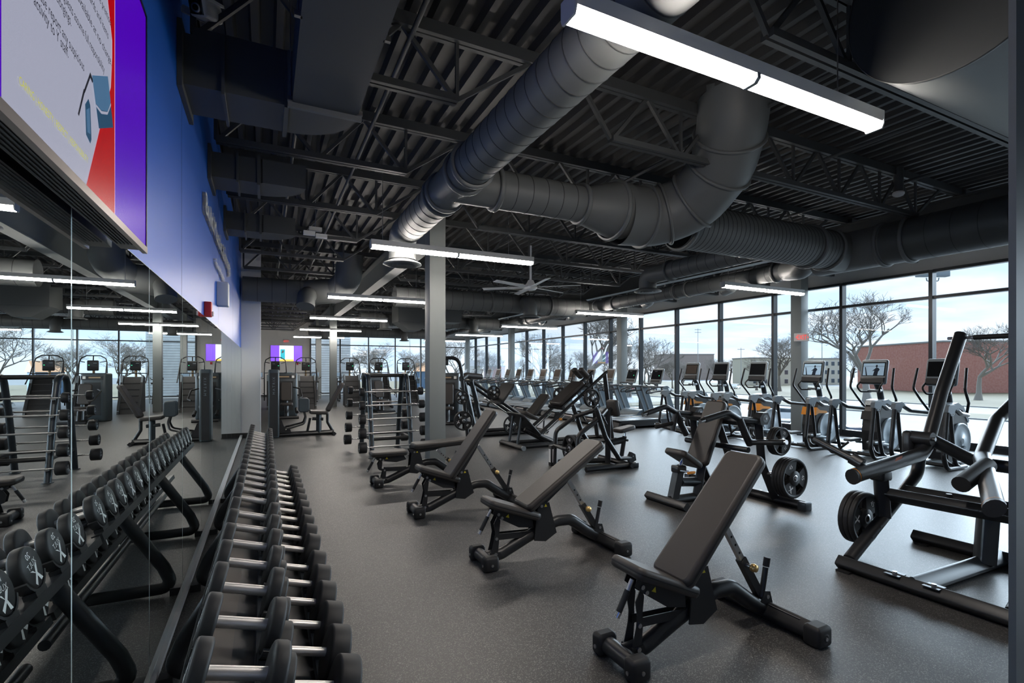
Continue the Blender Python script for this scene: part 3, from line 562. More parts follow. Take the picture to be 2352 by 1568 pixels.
# ------------------------------------------------------------------ adjustable benches
def bench(loc,ang,seat_ang,label):
    t=thing('adjustable_bench',label,'bench',loc,0,'adjustable benches'); K='black_steel'; ca,sa=math.cos(ang),math.sin(ang); flat=ang<.2
    # front foot
    c=B(); c.tube([(0,-.13,.06),(0,.13,.06)],.048,K,n=16); obj('front_foot',c,t)
    for s in (-1,1): c=B(); c.rbox((0,s*.14,.06),(.125,.085,.12),'rubber',.022); c.bolt((-.0625,s*.14,.05),(-1,0,0)); c.bolt((0,s*.1825,.055),(0,s,0)); obj('foot_cap',c,t)
    c=B(); c.tube([(1.16,-.33,.06),(1.16,.33,.06)],.05,'rubber',sq=.5); c.box(1.135,1.185,-.25,.25,.106,.113,'plastic'); c.text('MATRIX',MX.Translation((1.16,-.15,.114))@MX.Rotation(pi/2,4,'Z'),.03,'grey_plastic'); obj('rear_foot',c,t)
    for s in (-1,1): c=B(); c.rbox((1.16,s*.34,.06),(.13,.105,.12),'rubber',.022); c.bolt((1.16,s*.393,.055),(0,s,0)); c.lathe([(.03,0),(.02,.002)],(1.16,s*.3928,.055),(0,s,0),'plastic'); obj('foot_cap',c,t)
    c=B(); c.tube([(.02,0,.06),(.16,0,.07),(.40,0,.17),(.58,0,.235),(.70,0,.27),(.84,0,.265),(1.0,0,.15),(1.14,0,.07)],.044,K,.12,16,.05,up=(0,1,0)); c.text('MATRIX',MX.Translation((.3,-.0455,.13))@MX.Rotation(-R(23),4,'Y')@MX.Rotation(pi/2,4,'X'),.035,'gunmetal'); obj('spine',c,t)
    # pivot bracket
    c=B(); pts=[(.44,.15),(.47,.41),(.50,.46),(.585,.46),(.64,.26),(.66,.19),(.55,.13)]
    for s in (-1,1): c.prism(pts,s*.06-.004,s*.06+.004,K,'y')
    c.box(.50,.51,-.06,.06,.16,.40,K); c.bolt((.51,-.064,.435),(0,-1,0),r=.014); c.bolt((.51,.064,.435),(0,1,0),r=.014); c.add([(.535,-.0645,.425),(.565,-.0645,.425),(.55,-.0645,.45)],[(0,1,2)],'yellow'); obj('pivot_bracket',c,t)
    # backrest
    bx,bz=.50,.44; L=.92; o=V((bx,0,bz))+V((-sa*.075,0,ca*.075)); s0=-.13 if not flat else .0
    cen=o+V((ca,0,sa))*(L/2+s0)
    c=B(); c.pad(mxz(cen.x,cen.z,ang),L,.285,.075,'vinyl',.045,.022,.95,seam='rubber'); obj('back_pad',c,t)
    c=B(); M=mxz(bx,bz,ang)
    for s in (-1,1): c.prism([(-.03,-.03),(.30,-.01),(.42,.015),(.8,.025),(.8,.036),(-.06,.036)],s*.05-.004,s*.05+.004,K,'y'); 
    c.v=[M@v for v in c.v]; obj('back_frame',c,t)
    # ladder strut with brass pin
    top=V((bx,0,bz))+V((ca,0,sa))*.36+V((sa,0,-ca)) *.02; bot=V((1.12,0,.14)) if not flat else V((1.17,0,.15)); u=(bot-top).normalized(); Ls=(bot-top).length
    c=B(); c.bar(top,top+u*Ls*.62,.03,.036,'steel'); 
    for q in (.2,.3,.4,.5): c.cyl(top+u*Ls*q+V((0,-.0165,0)),top+u*Ls*q+V((0,.0165,0)),.008,'screen_dark',n=8)
    obj('ladder_strut',c,t)
    c=B(); c.bar(top+u*Ls*.48,bot+u*.1,.045,.05,K); c.cyl(top+u*Ls*.55,top+u*Ls*.55+V((0,-.085,0)),.011,'steel',n=10); obj('strut_sleeve',c,t)
    c=B(); q=top+u*Ls*.55; c.lathe([(.009,.06),(.023,.062),(.026,.074),(.022,.092),(0,.094)],q,(0,-1,0),'brass',16); obj('pop_pin',c,t)
    c=B(); 
    for s in (-1,1): c.prism([(1.05,.09),(1.19,.09),(1.16,.19),(1.11,.2)],s*.035-.003,s*.035+.003,K,'y'); c.bolt((1.135,s*.038,.16),(0,s,0),r=.013)
    obj('pivot_lug',c,t); c=B(); c.cyl((1.10,-.02,.16),(1.14,-.02,.34),.017,K); c.cyl((1.142,-.02,.345),(1.155,-.02,.40),.02,'rubber'); obj('grip_post',c,t)
    # seat
    sx,sz=(.25,.435) if not flat else (.16,.44); M=mxz(sx,sz,seat_ang); c=B(); c.pad(M,.5,.27,.065,'vinyl',.05,.02,.92,seam='rubber'); obj('seat_pad',c,t)
    c=B(); 
    for s in (-1,1): c.prism([(-.17,-.03),(.2,-.03),(.24,-.10),(.10,-.13),(-.10,-.10),(-.17,-.08)],s*.045-.003,s*.045+.003,K,'y')
    c.bolt((-.12,-.049,-.07),(0,-1,0),r=.013); c.bolt((-.08,-.049,-.09),(0,-1,0),r=.013); c.add([(-.05,-.0495,-.075),(-.015,-.0495,-.075),(-.032,-.0495,-.045)],[(0,1,2)],'yellow'); c.v=[M@v for v in c.v]; obj('seat_frame',c,t)
    k=M@V((-.1,0,-.09)); c=B(); 
    for s in (-1,1):
        c.prism([(k.x-.01,k.z+.02),(k.x-.05,k.z-.05),(k.x-.035,k.z-.13),(.08,.20),(.055,.10),(.075,.08),(.115,.10),(.125,.21),(k.x+.0,k.z-.12),(k.x+.01,k.z-.03)],s*.035-.003,s*.035+.003,K,'y')
    c.prism([(.045,.10),(.13,.10),(.14,.04),(.03,.04)],-.045,.045,K,'y'); c.bolt((.09,-.045,.085),(0,-1,0),r=.014); c.bolt((.10,-.039,.21),(0,-1,0),r=.013); obj('front_link',c,t)
    c=B(); 
    for s in (-1,1): c.bar((.10,s*.028,.22),(.50,s*.028,.20),.006,.05,K); 
    c.bolt((.49,-.032,.2),(0,-1,0),r=.012); obj('rear_link',c,t)
    a=M@V((-.19,-.03,-.05)); d=V((-.5,0,-.87)); c=B(); c.cyl(a,a+d*.07,.012,'steel'); c.cyl(a+d*.06,a+d*.18,.0165,'rubber'); obj('pull_handle',c,t,label='black grip handle with a chrome end'); c=B(); c.cyl(a+d*.18,a+d*.21,.017,'chrome'); obj('handle_tip',c,t.children[-1])
    return t
bench((1.72,2.17,0),R(46),R(-24),'grey padded incline bench standing closest to the large arm machine'.replace('closest','next'))
bench((1.60,3.78,0),R(33),R(-20),'padded incline bench with the lowest tilted backrest, second from the wall edge')
bench((1.48,5.40,0),R(53),R(-20),'padded incline bench with the steep backrest in front of the flat bench')
bench((1.37,7.0,0),R(2),R(0),'padded bench set flat beside the tall grey column')
# ------------------------------------------------------------------ fixed barbells on their A-frame rack
RX,RW=1.72,.72
def bar_rack():
    t=thing('barbell_rack','black A-frame rack of fixed barbells beside the steel column','rack',(RX,9.75,0)); K='gunmetal'
    for x in (0,RW):
        c=B(); c.tube([(x,-.56,.0),(x,-.36,.9),(x,-.17,1.5),(x,.17,1.5),(x,.36,.9),(x,.56,.0)],.045,K,.17,14,.04,up=(1,0,0),seg=7)
        for y in (-.56,.56): c.cyl((x,y,0),(x,y,.012),.07,K)
        obj('side_frame',c,t)
    c=B(); c.tube([(0,0,1.485),(RW,0,1.485)],.035,'black_steel'); obj('top_bar',c,t)
    for y,z in ((-.3,.33),(.3,.33)): c=B(); c.tube([(0,y*1.55,z),(RW,y*1.55,z)],.032,'black_steel'); obj('cross_bar',c,t)
    for x in (0,RW): c=B(); c.tube([(x,-.47,.33),(x,.47,.33)],.03,'black_steel'); obj('side_rail',c,t)
    for s in (-1,1):
        for i in range(5):
            z=1.19-.245*i; y=s*(.36+.055*i-.01)
            for x in (0,RW): c=B(); c.box(x-.02,x+.02,y-.03*s-.02,y-.03*s+.02,z-.09,z+.0,'plastic'); c.box(x-.02,x+.02,y-.05,y+.06*s if s>0 else y+.05,z-.032,z-.018,'steel'); obj('bar_hook',c,t)
bar_rack()
_bb={}
def barbell(p,r,th,label):
    k=round(r,3)
    if k not in _bb:
        h=B(); h.cyl((-.50,0,0),(.50,0,0),.0125,'chrome'); h.cyl((-.38,0,0),(.38,0,0),.0145,'steel'); hs=[]
        for s in (-1,1):
            c=B(); c.lathe([(.014,0),(r-.008,0),(r,.008),(r,th-.008),(r-.008,th),(r*.72,th),(r*.7,th-.004),(0,th-.004)],(s*.5,0,0),(s,0,0),'rubber',24); f=frame((0,s,0),(0,0,1),(s*(.5+th-.003),0,0)); c.text('XULT',f@MX.Translation((0,-r*.2,0)),r*.35,'mark'); c.text(str(random.choice((20,30,40,50,60))),f@MX.Translation((0,r*.25,0)),r*.45,'mark'); hs.append(c.mesh('head'))
        _bb[k]=(h.mesh('handle_bar'),hs)
    h,hs=_bb[k]; t=thing('fixed_barbell',label,'barbell',p,0,'fixed barbells on the rack'); o=bpy.data.objects.new('handle_bar',h); COL.objects.link(o); o.parent=t
    for m in hs: o=bpy.data.objects.new('head',m); COL.objects.link(o); o.parent=t
for s,n in ((-1,'bench side'),(1,'far side')):
    for i in range(5):
        barbell((RX+RW/2+(.03 if s<0 else -.05),9.75+s*(.40+.055*i),1.19-.245*i),.075+.006*i,.085+.012*i,f'fixed barbell on the {n} of the rack, {ORD[i]} from the top')
# ------------------------------------------------------------------ weight plates
_pl={}
def plate_mesh(r,t,txt):
    k=(r,t,txt)
    if k in _pl: return _pl[k]
    c=B(); I=MX.Identity(4); m='rubber'
    c.lathe([(r*.84,t*.2),(r*.86,0),(r-.006,0),(r,.006),(r,t-.006),(r-.006,t),(r*.86,t),(r*.84,t*.8),(r*.84,t*.2)],(0,0,0),(0,0,1),m,36)
    c.lathe([(.026,.0),(r*.36,.0),(r*.38,t*.2),(r*.38,t*.8),(r*.36,t),(.026,t),(.026,0)],(0,0,0),(0,0,1),m,24); c.lathe([(.026,-.001),(.04,-.001),(.04,t+.001),(.026,t+.001)],(0,0,0),(0,0,1),'steel',16)
    for q in range(3):
        a=q*2*pi/3+pi/2; c.sector(MX.Translation((0,0,t*.18)),r*.37,r*.85,a-R(38),a+R(38),t*.64,m,8)
        for e in (-1,1): pass
    for z,s in ((t*.82+.0008,1),(t*.18-.0008,-1)):
        f=MX.Translation((0,0,z))@(I if s>0 else MX.Rotation(pi,4,'Y'))
        c.text(txt,f@MX.Translation((0,r*.65,0)),r*.27,'mark')
        for q in (1,2): a=q*2*pi/3; g=f@MX.Rotation(a,4,'Z')@MX.Translation((0,r*.62,0)); (c.text(txt,g,r*.27,'mark') if q==2 else c.xmark(g,r*.32,'mark'))
    _pl[k]=c.mesh('weight_plate'); return _pl[k]
def plates(p,ax,n,r,t,txt,lab,group,up=(0,0,1),spin=0):
    """n plates on a horn from p along ax, every one a thing"""
    ax=V(ax).normalized(); f=frame(V(up).cross(ax) if abs(V(up).dot(ax))<.95 else (1,0,0),up)
    x=V(up).cross(ax).normalized(); y=ax.cross(x)
    for i in range(n):
        o=bpy.data.objects.new('weight_plate',plate_mesh(r,t,txt)); COL.objects.link(o); m=MX((x,y,ax)).transposed().to_4x4()@MX.Rotation(spin+.15*i,4,'Z'); m.translation=V(p)+ax*(t+.002)*i; o.matrix_world=m
        tag(o,lab if n==1 else f'{lab}, {ORD[i]} on its peg counted from the outside',"weight plate",group)
# ------------------------------------------------------------------ treadmills
def treadmill(loc,label,screen='screen_dark'):
    t=thing('treadmill',label,'treadmill',loc,0,'treadmills in a row at the windows'); c=B()
    c.prism([(0,.06),(.03,.16),(.12,.2),(1.75,.22),(1.75,.06)],-.44,.44,'black_steel','y'); 
    for k in range(9): c.box(.12+.03*k,.13+.03*k,-.444,-.44,.09,.15,'screen_dark')
    c.box(.1,.16,-.40,.40,0,.06,'rubber'); c.box(1.5,1.6,-.40,.40,0,.06,'rubber'); obj('deck',c,t)
    c=B(); c.box(.10,1.66,-.27,.27,.205,.225,'belt'); obj('belt',c,t)
    for s in (-1,1): c=B(); c.box(.06,1.70,s*.355-.075,s*.355+.075,.212,.235,'grey_plastic'); c.box(.06,1.70,s*.283-.008,s*.283+.008,.234,.238,'tan'); obj('side_rail',c,t)
    c=B(); n=10; pr=[(1.55+.62*k/n,.22+.17*math.sin(pi*min(1,k/n*1.05))**.7) for k in range(n+1)]; pr=[(1.55,.2)]+pr+[(2.17,.06),(1.6,.06)]; c.prism(pr,-.42,.42,'silver_plastic','y',True); obj('motor_hood',c,t)
    for s in (-1,1):
        c=B(); c.prism([(2.12,.1),(1.92,.1),(1.52,1.08),(1.60,1.12),(1.72,1.1)],s*.43-.025,s*.43+.025,'upright_blue','y'); c.prism([(1.96,.15),(1.91,.15),(1.50,1.08),(1.55,1.1)],s*.43-.035,s*.43+.035,'grey_plastic','y'); obj('upright',c,t)
        c=B(); c.tube([(1.72,s*.43,1.12),(1.35,s*.44,1.1),(.98,s*.44,1.02),(.95,s*.44,.94),(1.3,s*.43,.98),(1.58,s*.43,1.0)],.022,'black_steel',.06,8); obj('handrail',c,t)
    c=B(); c.rbox((1.66,0,1.1),(.2,.84,.07),'grey_plastic',.025); c.tube([(1.58,-.22,1.12),(1.42,-.2,1.2),(1.42,.2,1.2),(1.58,.22,1.12)],.016,'black_steel',.06,8); obj('control_bar',c,t)
    M=mxz(1.74,1.40,R(72)); c=B(); c.pad(M,.46,.46,.05,'grey_plastic',.04,.015); K_=obj('console',c,t); c=B(); c.box(-.10,.18,-.2,.2,.0255,.028,screen,M); c.box(-.19,-.12,-.18,.18,.0255,.03,'plastic',M)
    if screen=='screen_dark': c.box(.0,.02,-.12,-.10,.028,.029,'green_led',M); c.text('XULT',M@MX.Translation((.14,.05,.029))@MX.Rotation(-pi/2,4,'Z'),.04,'grey_plastic')
    obj('screen',c,K_); c=B(); c.bar((1.70,0,1.1),(1.73,0,1.25),.1,.05,'plastic'); obj('console_neck',c,t)
    return t
t1=treadmill((8.38,11.1,0),'black treadmill next to the ellipticals, first in its row at the windows'); t2=treadmill((8.38,13.3,0),'third treadmill from the ellipticals with a brown screen','screen_warm')
dup(t1,(8.38,12.2,0),0,'second treadmill from the ellipticals with a dark screen and green light')
for i in range(3,16): dup(t2,(8.38,11.1+1.1*i,0),0,f'{ORD[i]} treadmill from the ellipticals along the windows')
# ------------------------------------------------------------------ ellipticals
def elliptical(loc,label,accent,screen):
    t=thing('elliptical_trainer',label,'elliptical',loc,0,'elliptical trainers at the windows'); K='black_steel'
    c=B(); c.tube([(.32,-.37,.05),(.32,.37,.05)],.03,K); c.tube([(1.35,-.3,.05),(1.35,.3,.05)],.03,K); c.bar((.3,0,.06),(1.4,0,.06),.1,.07,'grey_plastic'); obj('base_frame',c,t)
    for s in (-1,1):
        y=s*.365; c=B(); c.tube([(.62,y,.04),(.03,y,.04),(-.06,y,.25),(.06,y,.99)],.033,K,.14,10); c.cyl((.14,y,.04),(.18,y,.04),.031,'grey_plastic'); obj('rear_leg',c,t)
        c=B(); c.tube([(.13,y,.96),(.24,y,.3),(.31,y,.10),(.40,y,.06)],.029,K,.12,10); obj('front_leg',c,t)
        c=B(); c.prism([(.0,.93),(.02,1.02),(.07,1.045),(.22,1.045),(.34,.985),(.36,.95),(.3,.95),(.24,.97),(.17,.87),(.10,.87),(.03,.93)],y-.034,y+.034,'silver_plastic','y'); c.bolt((.10,y-.034,.9),(0,-1,0)); c.bolt((.16,y-.034,.9),(0,-1,0)); obj('shoulder_cover',c,t)
        c=B(); c.tube([(.28,y,.985),(.5,y*.95,.89),(.78,s*.3,.86),(.95,s*.26,.84)],.036,K,.2,10); obj('link_arm',c,t)
        c=B(); c.tube([(.95,s*.25,.84),(.82,s*.33,1.05),(.62,s*.36,1.27),(.72,s*.34,1.62)],.02,K,.09,10); obj('moving_handle',c,t)
        c=B(); c.rbox((.42,s*.2,.28),(.34,.15,.05),'grey_plastic',.02); c.box(.28,.56,s*.2-.06,s*.2+.06,.303,.309,'rubber'); obj('pedal',c,t)
        c=B(); c.tube([(.55,s*.2,.24),(.85,s*.21,.2),(1.0,s*.2,.3)],.03,'silver_plastic',.1,8); c.tube([(.30,s*.2,.24),(.2,s*.3,.12),(.3,s*.34,.08)],.022,K,.05,8); obj('pedal_arm',c,t)
    c=B(); pr=[(.62,.08),(.60,.45),(.66,.78),(.74,.94),(.9,1.0),(1.1,.92),(1.25,.7),(1.32,.4),(1.3,.08)]; c.prism(pr,-.14,.14,'plastic','y'); obj('drive_body',c,t)
    c=B(); c.prism([(.59,.66),(.64,.82),(.74,.76),(.95,.74),(1.0,.69),(.7,.70)],-.155,.155,accent,'y'); obj('accent_band',c,t)
    c=B(); c.prism([(.7,.93),(.76,1.02),(.92,1.04),(1.12,.96),(1.3,.72),(1.27,.69),(1.08,.9),(.88,.97)],-.15,.15,'silver_plastic','y'); obj('top_cover',c,t)
    for s in (-1,1): c=B(); c.lathe([(.30,-.02),(.30,.02),(.285,.03),(.27,.022),(.05,.028),(.045,.034),(0,.034)],(.98,s*.155,.40),(0,s,0),'disc_silver',32); c.disc((.98,s*.1895,.40),(0,s,0),.045,'grey_plastic'); obj('disc_cover',c,t)
    c=B(); c.tube([(1.0,0,.95),(.93,0,1.2),(.8,0,1.38)],.055,'plastic',.1,12); c.rbox((.77,0,1.2),(.14,.2,.05),'grey_plastic',.02); obj('mast',c,t)
    c=B(); c.tube([(.66,-.2,1.36),(.55,-.2,1.28),(.60,-.16,1.18),(.76,-.06,1.18)],.016,'rubber',.05,8); c.tube([(.66,.2,1.36),(.55,.2,1.28),(.60,.16,1.18),(.76,.06,1.18)],.016,'rubber',.05,8); obj('fixed_handle',c,t)
    M=mxz(.75,1.55,R(78)); c=B(); c.pad(M,.47,.45,.06,'grey_plastic',.04,.02); c.rbox((-.17,0,.03),(.12,.42,.05),'plastic',.02,M); K_=obj('console',c,t)
    c=B(); c.box(-.08,.18,-.195,.195,.031,.0335,'screen_dark',M); z=.0338
    if screen!='dark':
        S=lambda pts,m,d: c.add([M@V((a,-e*.82,z+d)) for e,a in pts],[tuple(range(len(pts)))],m)
        S([(-.22,-.07),(.22,-.07),(.22,.16),(-.22,.16)],'screen_sky' if screen=='run' else 'screen_warm',0)
        if screen=='run':
            S([(-.22,.10),(.22,.10),(.22,.105),(-.22,.105)],'screen_shape',.0003); S([(-.15,-.07),(-.12,-.07),(-.17,.09),(-.19,.09)],'screen_shape',.0004); S([(.0,-.07),(.09,-.07),(.10,.0),(.13,.04),(.10,.07),(.06,.08),(.02,.05),(-.03,.01),(.02,.02)],'screen_shape',.0005)
            S([(.06+.022*math.cos(a*pi/6),.105+.027*math.sin(a*pi/6)) for a in range(12)],'screen_shape',.0006)
    obj('screen',c,K_); return t
for Y,l,a,s in ((9.9,'first elliptical after the treadmills, with an orange band','orange','warm'),(8.95,'second elliptical after the treadmills, with an orange band','orange','dark'),(7.9,'third elliptical after the treadmills, orange band and dark screen','orange','dark'),(6.6,'orange banded elliptical with a runner on its screen by the column','orange','run'),(5.43,'silver disc elliptical without orange, with a runner on its screen','plastic','run'),(4.38,'silver disc elliptical half hidden behind the large leaning arm machine','plastic','dark')): elliptical((9.5,Y,0),l,a,s)
# ------------------------------------------------------------------ stair climbers
def climber(loc,label):
    t=thing('stair_climber',label,'stair climber',loc,0,'stair climbers before the back windows'); K='black_steel'
    c=B(); c.prism([(-.55,.0),(-.5,.25),(.15,1.32),(.75,1.32),(.8,.0)],-.26,.26,'plastic','x'); obj('step_housing',c,t)
    for s in (-1,1): c=B(); c.prism([(-.62,.0),(-.56,.28),(.05,1.35),(.16,1.38),(.3,1.3),(-.2,.1),(-.2,0)],s*.30-.03,s*.30+.03,'plastic','x'); c.bar((s*.3,-.59,.1),(s*.3,.06,1.36),.062,.03,'silver_plastic',up=(0,1,0)); obj('side_cover',c,t)
    for k in range(5): c=B(); z=.22+.22*k; y=-.5+.61*(z-.25)/1.0; c.box(-.25,.25,y-.03,y+.1,z-.03,z,'plastic'); obj('step',c,t)
    c=B(); c.tube([(-.42,-.1,1.1),(-.42,.3,1.45),(-.40,.55,1.85),(-.36,.6,2.0),(-.2,.6,2.1),(.2,.6,2.1),(.36,.6,2.0),(.40,.55,1.85),(.42,.3,1.45),(.42,-.1,1.1)],.02,K,.08,8); obj('arch_rail',c,t)
    for s in (-1,1): c=B(); c.tube([(s*.42,.6,.3),(s*.42,.5,1.3),(s*.40,.55,1.85)],.02,K,0,8); c.tube([(s*.4,.57,1.9),(s*.22,.45,1.86)],.016,K,n=8); obj('upright',c,t)
    c=B(); c.tube([(-.42,.3,1.45),(0,.55,1.45),(.42,.3,1.45)],.018,K,.1,8); obj('cross_rail',c,t)
    c=B(); c.cyl((0,.62,1.3),(0,.6,1.65),.04,'tan'); obj('mast',c,t)
    c=B(); c.rbox((0,.52,1.74),(.34,.07,.38),'plastic',.03); c.tube([(0,.55,1.9),(0,.58,2.08)],.02,K,n=8); K_=obj('console',c,t); c=B(); c.box(-.14,.14,.480,.484,1.70,1.88,'screen_dark'); c.box(.09,.125,.478,.48,1.745,1.76,'green_led'); c.box(-.12,-.02,.478,.48,1.82,1.84,'grey_plastic'); obj('screen',c,K_); return t
s1=climber((.37,22.6,0),'stair climber behind the tall name tower')
for x,l in ((1.55,'stair climber just past the far TV, beside the slim column'),(3.36,'stair climber first to the window side of the columns'),(4.62,'stair climber behind the barbell rack, middle of three'),(5.86,'stair climber half hidden by the tall grey column')): dup(s1,(x,22.6,0),0,l)
# upright bikes beyond
def bike(loc,label):
    t=thing('exercise_bike',label,'exercise bike',loc,0,'exercise bikes by the back wall'); c=B(); c.tube([(0,-.5,.04),(0,.5,.04)],.035,'black_steel'); c.prism([(-.45,.1),(-.2,.75),(.1,.8),(.45,.35),(.4,.1)],-.07,.07,'plastic','x'); obj('body',c,t); c=B(); c.tube([(0,.3,.6),(0,.42,1.15)],.035,'black_steel'); c.tube([(-.24,.2,1.22),(-.22,.42,1.15),(.22,.42,1.15),(.24,.2,1.22)],.016,'black_steel',.06,8); obj('mast',c,t); c=B(); c.rbox((0,.42,1.33),(.36,.05,.26),'grey_plastic',.02); c.box(-.15,.15,.392,.396,1.24,1.44,'screen_sky'); obj('console',c,t); c=B(); c.cyl((0,-.3,.6),(0,-.36,.95),.03,'steel'); c.rbox((0,-.36,.99),(.2,.28,.08),'vinyl',.03); obj('saddle',c,t); c=B(); c.cyl((-.2,0,.3),(.2,0,.3),.02,'steel'); c.rbox((-.22,.0,.15),(.1,.1,.03),'rubber',.01); c.rbox((.22,0,.45),(.1,.1,.03),'rubber',.01); obj('pedals',c,t); return t
k=bike((1.0,26.6,0),'exercise bike between the two step machines under the far TV')
for x,l in ((2.25,'exercise bike in front of the white stone wall window'),(-.3,'exercise bike behind the tall name tower'),(3.3,'exercise bike just past the slim columns at the back windows')): dup(k,(x,26.6,0),0,l)
# ------------------------------------------------------------------ plate loaded and stack machines
def sub(n,b,t,label=None): return obj(n,b,t,label=label)
def hack_squat():
    t=thing('hack_squat_machine','black sled machine with a sloping rail frame and footplate before the treadmills','exercise machine',(4.55,9.25,0)); K='black_steel'; A=math.atan2(1.27,1.7)
    c=B(); c.tube([(0,-.5,.045),(0,.5,.045)],.042,K,sq=.4); obj('front_bar',c,t)
    for s in (-1,1): c=B(); c.cyl((0,s*.5,.045),(0,s*.54,.045),.048,'grey_plastic'); obj('end_cap',c,t)
    for s in (-1,1): c=B(); c.tube([(.02,s*.3,.045),(2.42,s*.3,.045)],.035,K,sq=.4); obj('base_rail',c,t)
    c=B(); c.tube([(2.42,-.42,.04),(2.42,.42,.04)],.04,K,sq=.4); obj('rear_bar',c,t)
    for s in (-1,1): c=B(); c.tube([(.03,s*.19,.06),(.12,s*.19,.62)],.028,'gunmetal'); obj('plate_strut',c,t)
    c=B(); M=mxz(.27,.47,-R(46)); c.pad(M,.66,.78,.035,K,.10,.012); c.pad(M@MX.Translation((0,0,.022)),.58,.70,.01,'rubber',.08,.004); obj('foot_plate',c,t)
    c=B(); c.tube([(.2,-.18,.38),(.9,-.25,.05)],.035,K); c.tube([(.2,.18,.38),(.9,.25,.05)],.035,K); c.tube([(.42,0,.28),(1.0,0,.06)],.045,K,sq=.4); obj('plate_brace',c,t)
    for s in (-1,1):
        c=B(); c.tube([(.45,s*.27,.24),(2.2,s*.27,1.55)],.036,K); c.tube([(.62,s*.27,.28),(1.1,s*.27,.64)],.016,'chrome'); obj('guide_rail',c,t)
        c=B(); c.tube([(2.14,s*.27,1.5),(2.34,s*.28,.06)],.045,K,sq=.4); obj('upright',c,t)
        c=B(); M=mxz(1.74,1.42,A); c.pad(M@MX.Translation((.02,s*.13,.10))@MX.Rotation(R(80),4,'Y'),.30,.15,.10,'vinyl',.04,.03); obj('shoulder_pad',c,t)
        c=B(); c.tube([(1.55,s*.33,1.06),(1.55,s*.42,1.06)],.04,K); c.tube([(1.55,s*.40,1.0),(1.55,s*.66,1.0)],.024,'chrome'); obj('weight_peg',c,t)
        c=B(); c.tube([(1.62,s*.30,1.24),(1.72,s*.33,1.52),(1.78,s*.33,1.5)],.015,'rubber',.03,8); obj('grip_handle',c,t)
    c=B(); M=mxz(1.38,1.02,A); c.pad(M@MX.Translation((0,0,.075)),.78,.46,.09,'vinyl',.05,.025); obj('back_pad',c,t)
    c=B(); c.box(-.42,.45,-.24,.24,.0,.03,K,M); c.box(-.42,-.36,-.30,.30,-.03,.03,K,M); c.box(.36,.44,-.30,.30,-.03,.03,K,M); obj('sled',c,t)
    c=B(); c.tube([(.9,.3,.05),(.95,.33,.5),(1.02,.33,.58)],.018,K,.05,8); c.rbox((.98,-.31,.56),(.07,.04,.05),'orange',.01); obj('safety_lever',c,t,label='lever with an orange knob')
hack_squat()
plates((6.1,8.60,1.0),(0,1,0),2,.19,.03,'25','plate on the sled machine, bench side','plates on the sled machine')
plates((6.1,9.90,1.0),(0,-1,0),2,.19,.03,'25','plate on the sled machine, window side','plates on the sled machine')
def row_machine():
    t=thing('row_machine','black chest supported row machine with a grey 45 plate in front','exercise machine',(4.4,6.82,0)); K='black_steel'
    c=B(); c.tube([(.05,-.37,.045),(1.02,-.37,.045)],.035,K,sq=.4); c.rbox((1.0,-.37,.04),(.12,.09,.08),'gunmetal',.01); obj('base_bar',c,t)
    c=B(); c.tube([(.9,-.45,.05),(.9,.45,.05)],.038,K,sq=.4); c.tube([(.0,.36,.05),(.9,.1,.05)],.035,K,sq=.4); obj('cross_bar',c,t)
    for s in (-1,1):
        y=s*.33; c=B(); c.tube([(-.10,y,.02),(-.07,y,.58),(.30,y*.95,.80),(.62,y*.35,.93)],.042,K,.14,12,.036,seg=7); obj('side_frame',c,t)
        c=B(); c.tube([(.72,y,.16),(.45,y,.52),(.28,y,.96)],.04,K,.4,12,seg=6); c.cyl((.28,y,.96),(.265,y,1.0),.032,'gunmetal'); obj('lever_arm',c,t)
        c=B(); c.tube([(.30,y,.9),(.40,y*.9,.88),(.50,y*.9,.72)],.016,'rubber',.04,8); c.tube([(.32,y,.82),(.22,y*.6,.74)],.016,'chrome',n=8); obj('grip_handle',c,t)
    c=B(); c.rbox((-.12,.36,.17),(.10,.09,.34),K,.01); c.box(-.145,-.095,.313,.3145,.06,.28,'white_paint'); c.box(-.172,-.1705,.33,.39,.06,.28,'white_paint'); obj('front_post',c,t,label='front post with a white label')
    c=B(); c.tube([(-.1,.33,.34),(-.11,.05,.33),(-.07,0,.32)],.03,K,.05,10); c.tube([(-.08,.0,.32),(.30,0,.32)],.024,'chrome'); obj('weight_peg',c,t)
    c=B(); c.tube([(.75,0,.04),(.75,0,.92)],.045,K,sq=.4); obj('centre_post',c,t)
    c=B(); c.tube([(.42,0,.72),(.85,0,.95)],.035,K,sq=.4); c.rbox((.86,0,.95),(.1,.24,.28),'vinyl',.03,MX.Translation((.86,0,.95))@MX.Rotation(R(-12),4,'Y')@MX.Translation((-.86,0,-.95))); obj('chest_pad',c,t)
    c=B(); c.tube([(.75,0,.36),(1.08,0,.40)],.045,K,sq=.4); c.tube([(1.02,0,.06),(1.10,0,.46)],.035,K,sq=.4); c.tube([(1.1,0,.44),(1.12,0,.56)],.022,'chrome'); c.cyl((1.09,-.04,.4),(1.09,-.09,.4),.02,'plastic'); c.rbox((.98,.0,.43),(.05,.02,.02),'safety_orange',.005); obj('seat_post',c,t)
    c=B(); c.pad(mxz(1.10,.585,R(9)),.36,.26,.07,'vinyl',.06,.02,.7); obj('seat_pad',c,t)
    c=B(); c.prism([(.98,.05),(.94,.14),(1.0,.24),(1.08,.2),(1.1,.1)],-.30,-.24,'plastic','y'); c.bolt((1.03,-.302,.17),(0,-1,0)); obj('pivot_cover',c,t); c=B(); c.tube([(.72,-.33,.16),(1.0,-.27,.14)],.035,K); obj('pivot_link',c,t)
row_machine()
plates((4.38,6.82,.32),(1,0,0),4,.225,.034,'45','45 plate on the row machine','plates on the row machine',spin=0)
